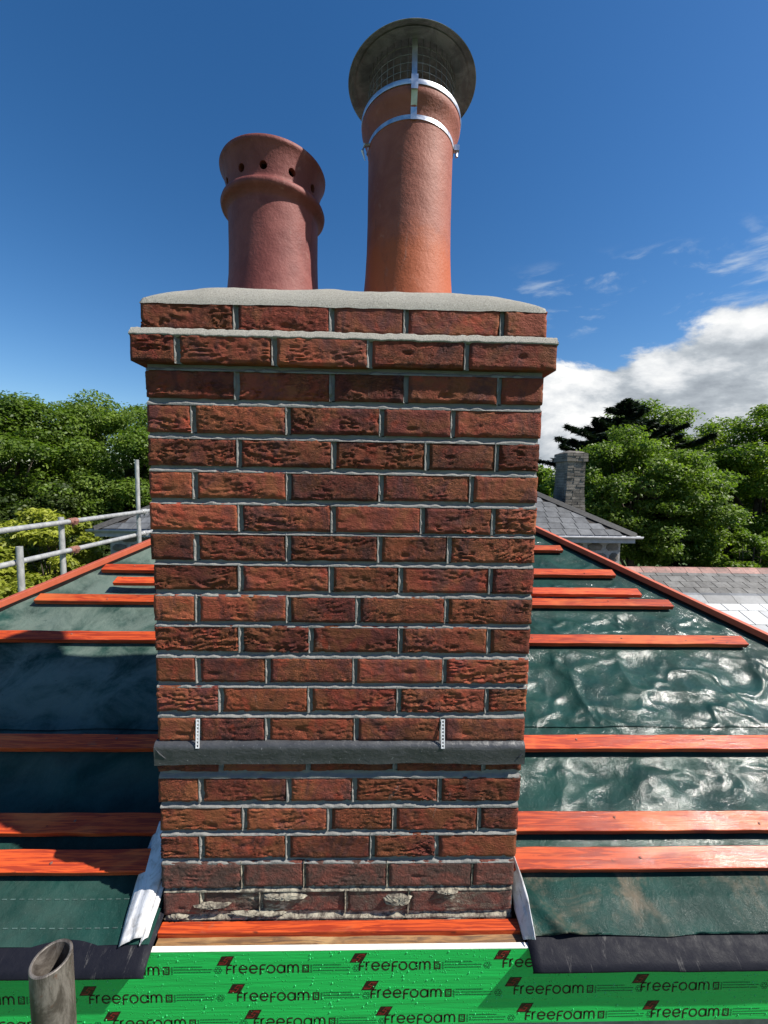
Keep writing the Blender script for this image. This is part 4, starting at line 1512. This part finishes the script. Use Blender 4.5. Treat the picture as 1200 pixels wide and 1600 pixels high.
# its stone chimney, courses of squared rubble
fc = empty('stone_chimney', (0, 0, 0), 'weathered stone chimney of thin rubble courses on the slate roof behind', 'chimney')
FX0, FX1, FY0, FY1 = 4.50, 4.93, 9.32, 9.95
MB().box(FX0 + .02, FX1 - .02, FY0 + .02, FY1 - .02, -2.2, .70).build('core', M['stone_mortar'], fc)
z = -.75
k = 0
while z < .70:
    h_ = rs.uniform(.055, .085)
    o_ = .035 if z > .45 else (.025 * max(0, (-.15 - z) / .4) if z < -.15 else 0)
    x = FX0 - o_
    while x < FX1 + o_ - .03:
        w_ = rs.uniform(.10, .24)
        x1_ = min(x + w_, FX1 + o_)
        if FX1 + o_ - x1_ < .06:
            x1_ = FX1 + o_
        j = lambda: rs.uniform(-.010, .010)
        MB().box(x + .004, x1_ - .004, FY0 - o_ + j(), FY0 + .12, z + .005, z + h_ - .004 + j() * .5).build('stone', M['stone'], fc)
        x = x1_
    MB().box(FX0 - o_ + rs.uniform(-.008, .008), FX0 + .08, FY0 + .125, FY1 + o_, z + .005, z + h_ - .004).build('stone', M['stone'], fc)
    MB().box(FX1 - .08, FX1 + o_ + rs.uniform(-.008, .008), FY0 + .125, FY1 + o_, z + .005, z + h_ - .004).build('stone', M['stone'], fc)
    z += h_
n_ = 12
P = np.zeros((8, n_, 3))
for i in range(8):
    for q in range(n_):
        u, w_ = q / (n_ - 1), i / 7
        P[i, q] = (FX0 - .03 + u * (FX1 - FX0 + .06), FY0 - .03 + w_ * (FY1 - FY0 + .06), z - .005 + .07 * (math.sin(u * math.pi) * math.sin(w_ * math.pi)) ** .5 + .015 * rs.random())
MB().grid(P).build('cap', M['stone'], fc, smooth=True)

# ------------------------------------------------------------------ outbuilding roofs on the right
def slope_roof(name, label, x0, x1, ry, rz, pitch, run, gauge, wid, mat, ridge_len, ridge_mat, ridge_h, vis):
    root = empty(name, (0, 0, 0), label, 'roof')
    a = R(pitch)
    ca_, sa_ = math.cos(a), math.sin(a)
    ey_, ez_ = ry - run, rz - run * math.tan(a)
    b = MB()
    b.add([(x0, ey_, ez_), (x1, ey_, ez_), (x1, ry, rz), (x0, ry, rz), (x1, ry + run, ez_), (x0, ry + run, ez_)], [(0, 1, 2, 3), (3, 2, 4, 5)])
    b.build('roof_deck', M['dark_deck'], root)
    me0 = slate_mesh(wid - .016, gauge * 1.0, .010)
    me0.materials.append(M[mat])
    MB().box(x0 + .1, x1 - .1, ey_ + .15, ry + run - .15, -4.9, ez_ - .02).build('wall', M['stone_mortar'], root)
    me = slate_mesh(wid - .016, gauge * 1.0, .010)
    me.materials.append(M[mat])
    L = run / ca_
    rows = int(L / gauge)
    rr = random.Random(int(x0 * 10))
    rest = MB()
    for r_ in range(rows + 1):
        s0 = L - .06 - (r_ + 1) * gauge          # from the eaves
        x = x0 + .05 + (wid / 2 if r_ % 2 else 0)
        while x < x1 - .05:
            p = (x, ey_ + s0 * ca_ - .012 * sa_, ez_ + s0 * sa_ + .012 * ca_)
            if vis(x, r_):
                o = bpy.data.objects.new('slate', me if r_ else me0)
                COL.objects.link(o)
                o.parent = root
                o.location = p
                o.rotation_euler = (a - R(1.4), 0, R(rr.uniform(-.5, .5)))
            else:
                y2, z2 = p[1] + gauge * ca_, p[2] + gauge * sa_
                rest.add([(x - wid / 2, p[1], p[2] + .008), (x + wid / 2 - .006, p[1], p[2] + .008), (x + wid / 2 - .006, y2, z2), (x - wid / 2, y2, z2)], [(0, 1, 2, 3)])
            x += wid
    tag(rest.build('slates_out_of_sight', M[mat], root), kind='stuff')
    x = x0
    while x < x1:
        l = min(ridge_len, x1 - x) - .008
        t_ = rr.uniform(-.004, .004)
        w_ = ridge_h * 1.5
        pf = [(-w_, -w_ * math.tan(a) * .95 + .02), (-w_ * .35, .035), (0, .052), (w_ * .35, .035), (w_, -w_ * math.tan(a) * .95 + .02), (w_, -w_ * math.tan(a) * .95), (0, .02), (-w_, -w_ * math.tan(a) * .95)]
        v = [(x + e_, ry + yy, rz + zz + t_) for e_ in (0, l) for yy, zz in pf]
        k_ = len(pf)
        f = [(i, (i + 1) % k_, k_ + (i + 1) % k_, k_ + i) for i in range(k_)] + [tuple(range(k_))[::-1], tuple(range(k_, 2 * k_))]
        MB().add(v, f).build('ridge_tile', M[ridge_mat], root)
        x += ridge_len
    return root


slope_roof('outbuilding', 'low weathered dark slate roof with red clay ridge tiles by the trees', 5.36, 10.2, 8.3, -1.80, 24, 1.5, .19, .33, 'slate_old', .315, 'ridge_red', .10, lambda x, r_: r_ < 6 and x < 9.0)
slope_roof('outbuilding', 'nearest low roof of pale slates under grey ridge tiles', 4.2, 8.6, 6.05, -1.735, 22, 2.2, .30, .30, 'slate_pale', .46, 'ridge_grey', .13, lambda x, r_: r_ < 6 and x < 6.6)

# ------------------------------------------------------------------ trees
def leaf_mesh(pts, nrm, size, rng, elong=1.5):
    n = len(pts)
    nrm = nrm / np.maximum(np.linalg.norm(nrm, axis=1, keepdims=True), 1e-6)
    r = rng.normal(size=(n, 3))
    t_ = np.cross(nrm, r)
    t_ /= np.maximum(np.linalg.norm(t_, axis=1, keepdims=True), 1e-6)
    b_ = np.cross(nrm, t_)
    s = size * rng.uniform(.6, 1.35, (n, 1))
    droop = nrm * s * .22
    V = np.stack([pts - t_ * s * elong * .5 - droop, pts + b_ * s * .42, pts + t_ * s * elong * .5 - droop, pts - b_ * s * .42], 1).reshape(-1, 3)
    return V


def mesh_quads(name, V, mat, parent, smooth=False):
    me = bpy.data.meshes.new(name)
    n = len(V) // 4
    me.vertices.add(len(V))
    me.vertices.foreach_set('co', V.astype(np.float32).ravel())
    me.loops.add(len(V))
    me.loops.foreach_set('vertex_index', np.arange(len(V), dtype=np.int32))
    me.polygons.add(n)
    me.polygons.foreach_set('loop_start', np.arange(0, len(V), 4, dtype=np.int32))
    me.update(calc_edges=True)
    me.materials.append(mat)
    o = bpy.data.objects.new(name, me)
    COL.objects.link(o)
    o.parent = parent
    return o


def tree(name, label, cat, c, rad, base, n_clump, n_leaf, size, mat, seed, group=None, squash=.6, trunk_r=.16, spread=1.0, elong=1.5):
    rng = np.random.RandomState(seed)
    root = empty(name, base, label, cat, group)
    c, rad, base = np.array(c, float), np.array(rad, float), np.array(base, float)
    u = rng.normal(size=(n_clump, 3))
    u /= np.linalg.norm(u, axis=1, keepdims=True)
    rr = rng.uniform(.35, 1.0, (n_clump, 1)) ** .5
    lump = .78 + .45 * fbm(u * 2.2 + seed, seed, 3)[:, None]
    cc = c + u * rr * lump * rad
    cr_ = rng.uniform(.13, .30, n_clump) * rad.mean() * spread
    per = rng.multinomial(n_leaf, cr_ ** 2 / (cr_ ** 2).sum())
    idx = np.repeat(np.arange(n_clump), per)
    n = len(idx)
    d_ = rng.normal(size=(n, 3))
    d_ /= np.linalg.norm(d_, axis=1, keepdims=True)
    q = rng.uniform(.25, 1, (n, 1)) ** .6
    wob = .7 + .6 * vnoise(d_ * 2.5 + idx[:, None] * 3.1, seed)[:, None]
    p = cc[idx] + d_ * q * wob * cr_[idx][:, None] * np.array([1, 1, squash])
    nm = d_ * .55 + np.array([0, 0, .75]) + rng.normal(size=(n, 3)) * .55
    V = leaf_mesh(p, nm, size, rng, elong)
    mesh_quads('crown', V, mat, root)
    w = MB()
    top = Vector(c + np.array([0, 0, rad[2] * .45]))
    b0 = Vector(base)
    pts = [b0]
    for k in range(1, 7):
        tt = k / 6
        pts.append(b0.lerp(top, tt) + Vector((rng.uniform(-.12, .12), rng.uniform(-.12, .12), 0)))
    w.tube(pts, [trunk_r * (1 - .8 * k / 6) for k in range(7)], 9)
    w.build('trunk', M['bark'], root, smooth=True)
    lb = MB()
    for k in rng.choice(n_clump, min(n_clump, 26), replace=False):
        tt = rng.uniform(.35, .95)
        a_ = b0.lerp(top, tt)
        e_ = Vector(cc[k])
        m_ = a_.lerp(e_, .55) + Vector((0, 0, -.15 * (e_ - a_).length * .4))
        r0 = trunk_r * (1 - .8 * tt) * .6
        lb.tube([a_, a_.lerp(m_, .5), m_, e_], [r0, r0 * .75, r0 * .5, r0 * .15], 6)
    lb.build('branch', M['bark'], root, smooth=True)
    return root


GL, GR = 'trees left of the chimney', 'trees right of the chimney'
tree('broadleaf_tree', 'dense dark green tree at the far left, tallest of the left trees', 'tree', (-12.3, 13.2, -.6), (3.6, 3.0, 3.25), (-12.3, 13.6, -4.9), 220, 140000, .072, M['leaf_a'], 1, GL, .5, .28)
tree('broadleaf_tree', 'lighter olive green tree between the dense dark tree and the chimney', 'tree', (-9.0, 14.6, -.35), (2.9, 2.4, 2.95), (-8.4, 14.8, -4.9), 180, 95000, .070, M['leaf_b'], 2, GL, .6, .22)
tree('broadleaf_tree', 'dark understorey tree below the dense left tree, behind the guard rails', 'tree', (-10.2, 12.0, -2.3), (2.6, 1.6, 1.9), (-10.2, 12.4, -4.9), 100, 60000, .070, M['leaf_dark'], 3, GL, .5, .16)
tree('broadleaf_tree', 'leafy tree filling the gap behind the left end of the stone house', 'tree', (-6.8, 15.2, -1.2), (2.4, 2.0, 2.6), (-6.8, 15.2, -4.9), 90, 45000, .09, M['leaf_dark'], 4, GL, .6, .18)
tree('shrub', 'yellow green shrub beside the slate roof behind the scaffold rails', 'shrub', (-6.55, 8.1, -1.65), (.85, .8, .95), (-6.5, 8.1, -4.9), 90, 26000, .05, M['leaf_yellow'], 5, None, .7, .06, 1.0, 2.0)
tree('shrub', 'yellow green bush at the left edge below the lower guard rail', 'shrub', (-6.6, 6.3, -2.0), (1.0, .8, 1.0), (-6.6, 6.3, -4.9), 80, 22000, .05, M['leaf_yellow'], 6, None, .7, .06, 1.0, 2.0)
tree('broadleaf_tree', 'open crowned green tree just right of the stone chimney', 'tree', (8.15, 12.2, -.55), (2.35, 1.9, 2.15), (8.0, 12.2, -4.9), 180, 85000, .064, M['leaf_b'], 11, GR, .5, .14)
tree('broadleaf_tree', 'round topped tree standing highest behind the open crowned one', 'tree', (11.2, 17.0, .6), (2.5, 2.3, 2.7), (11.2, 17.0, -4.9), 160, 75000, .080, M['leaf_fresh'], 12, GR, .6, .22)
tree('broadleaf_tree', 'large bright tree at the right edge of the picture', 'tree', (13.4, 13.6, -.2), (2.5, 2.2, 2.75), (13.4, 13.6, -4.9), 200, 105000, .072, M['leaf_fresh'], 13, GR, .55, .22)
tree('broadleaf_tree', 'dark shaded tree low behind the red ridge tiles', 'tree', (10.9, 13.0, -1.9), (1.7, 1.2, 1.6), (10.9, 13.2, -4.9), 80, 28000, .085, M['leaf_dark'], 14, GR, .55, .14)
tree('shrub', 'pale green bush rising just above the red ridge tiles', 'shrub', (10.6, 10.9, -2.0), (1.5, .7, .75), (10.6, 10.9, -4.9), 70, 22000, .055, M['leaf_fresh'], 15, None, .6, .07)
tree('broadleaf_tree', 'distant pale tree between the brick chimney and the stone chimney', 'tree', (9.6, 24.0, -1.0), (2.0, 1.6, 2.2), (9.6, 24, -4.9), 70, 14000, .16, M['leaf_fresh'], 16, GR, .6, .2)
tree('broadleaf_tree', 'far dark tree behind the bright right edge tree', 'tree', (17.5, 19.5, -.6), (3.0, 2.0, 2.9), (17.5, 19.5, -4.9), 90, 20000, .15, M['leaf_dark'], 17, GR, .6, .2)
# a far wood closing the view under the crowns
for nm_, cx_, cy_, sd_ in (('far_wood', -22, 30, 31), ('far_wood', 24, 34, 32)):
    rng = np.random.RandomState(sd_)
    n = 40000
    p = np.stack([cx_ + rng.uniform(-15, 15, n), cy_ + rng.normal(0, 2.0, n), np.zeros(n)], 1)
    hgt = 3.6 + 3.0 * fbm(np.stack([p[:, 0] / 3, p[:, 1] / 3, 0 * p[:, 0]], 1), sd_, 3)
    p[:, 2] = -4.9 + hgt * rng.uniform(0, 1, n) ** .5
    tag(mesh_quads(nm_, leaf_mesh(p, np.array([0, 0, .8]) + rng.normal(size=(n, 3)) * .7, .22, rng), M['leaf_dark'], None), ('dark distant wood low behind the left trees' if cx_ < 0 else 'dark distant wood low behind the right trees'), 'wood', None, 'stuff')

# cypress with flat drooping sprays
con = empty('conifer', (0, 0, 0), 'nearly black conifer with spiky flat sprays and a leaning tip', 'tree')
rng = np.random.RandomState(50)
base, tip = Vector((8.75, 14.6, -4.9)), Vector((8.95, 14.3, 2.92))
MB().tube([base, base.lerp(tip, .5), base.lerp(tip, .85), tip], [.28, .18, .07, .01], 9).build('trunk', M['bark'], con, smooth=True)
lb = MB()
pts, nms = [], []
for k in range(130):
    tt = 1 - .55 * rng.uniform(0, 1) ** 1.4
    a = rng.uniform(0, 2 * math.pi)
    p0 = base.lerp(tip, tt)
    L = min(2.9, (1 - tt) * 12.5) * rng.uniform(.55, 1.12) + .10
    dx = Vector((math.cos(a), math.sin(a) * .8, 0))
    up_ = .16 * L
    prev = None
    S = 7
    path = []
    for j in range(S + 1):
        u = j / S
        path.append(p0 + dx * L * u + Vector((0, 0, .10 * L * u - .20 * L * u * u + .24 * L * u ** 3)))
    lb.tube(path, [.035 * (1 - .85 * j / S) for j in range(S + 1)], 5)
    m = int(80 + 240 * L)
    u = rng.uniform(.12, 1, m) ** .8
    for uu in u:
        j = min(int(uu * S), S - 1)
        q = path[j].lerp(path[j + 1], uu * S - j)
        w_ = .17 * (1 - uu) * min(1, L / 2) + .025
        sv = Vector((-dx.y, dx.x, 0)) * rng.normal() * w_
        pts.append(q + sv + Vector((0, 0, rng.normal() * .04 - abs(sv.length) * .15)))
        nms.append((rng.normal() * .4, rng.normal() * .4, 1))
lb.build('branch', M['bark'], con, smooth=True)
pts = np.array([tuple(p) for p in pts])
mesh_quads('crown', leaf_mesh(pts, np.array(nms), .065, rng, 4.0), M['conifer'], con)
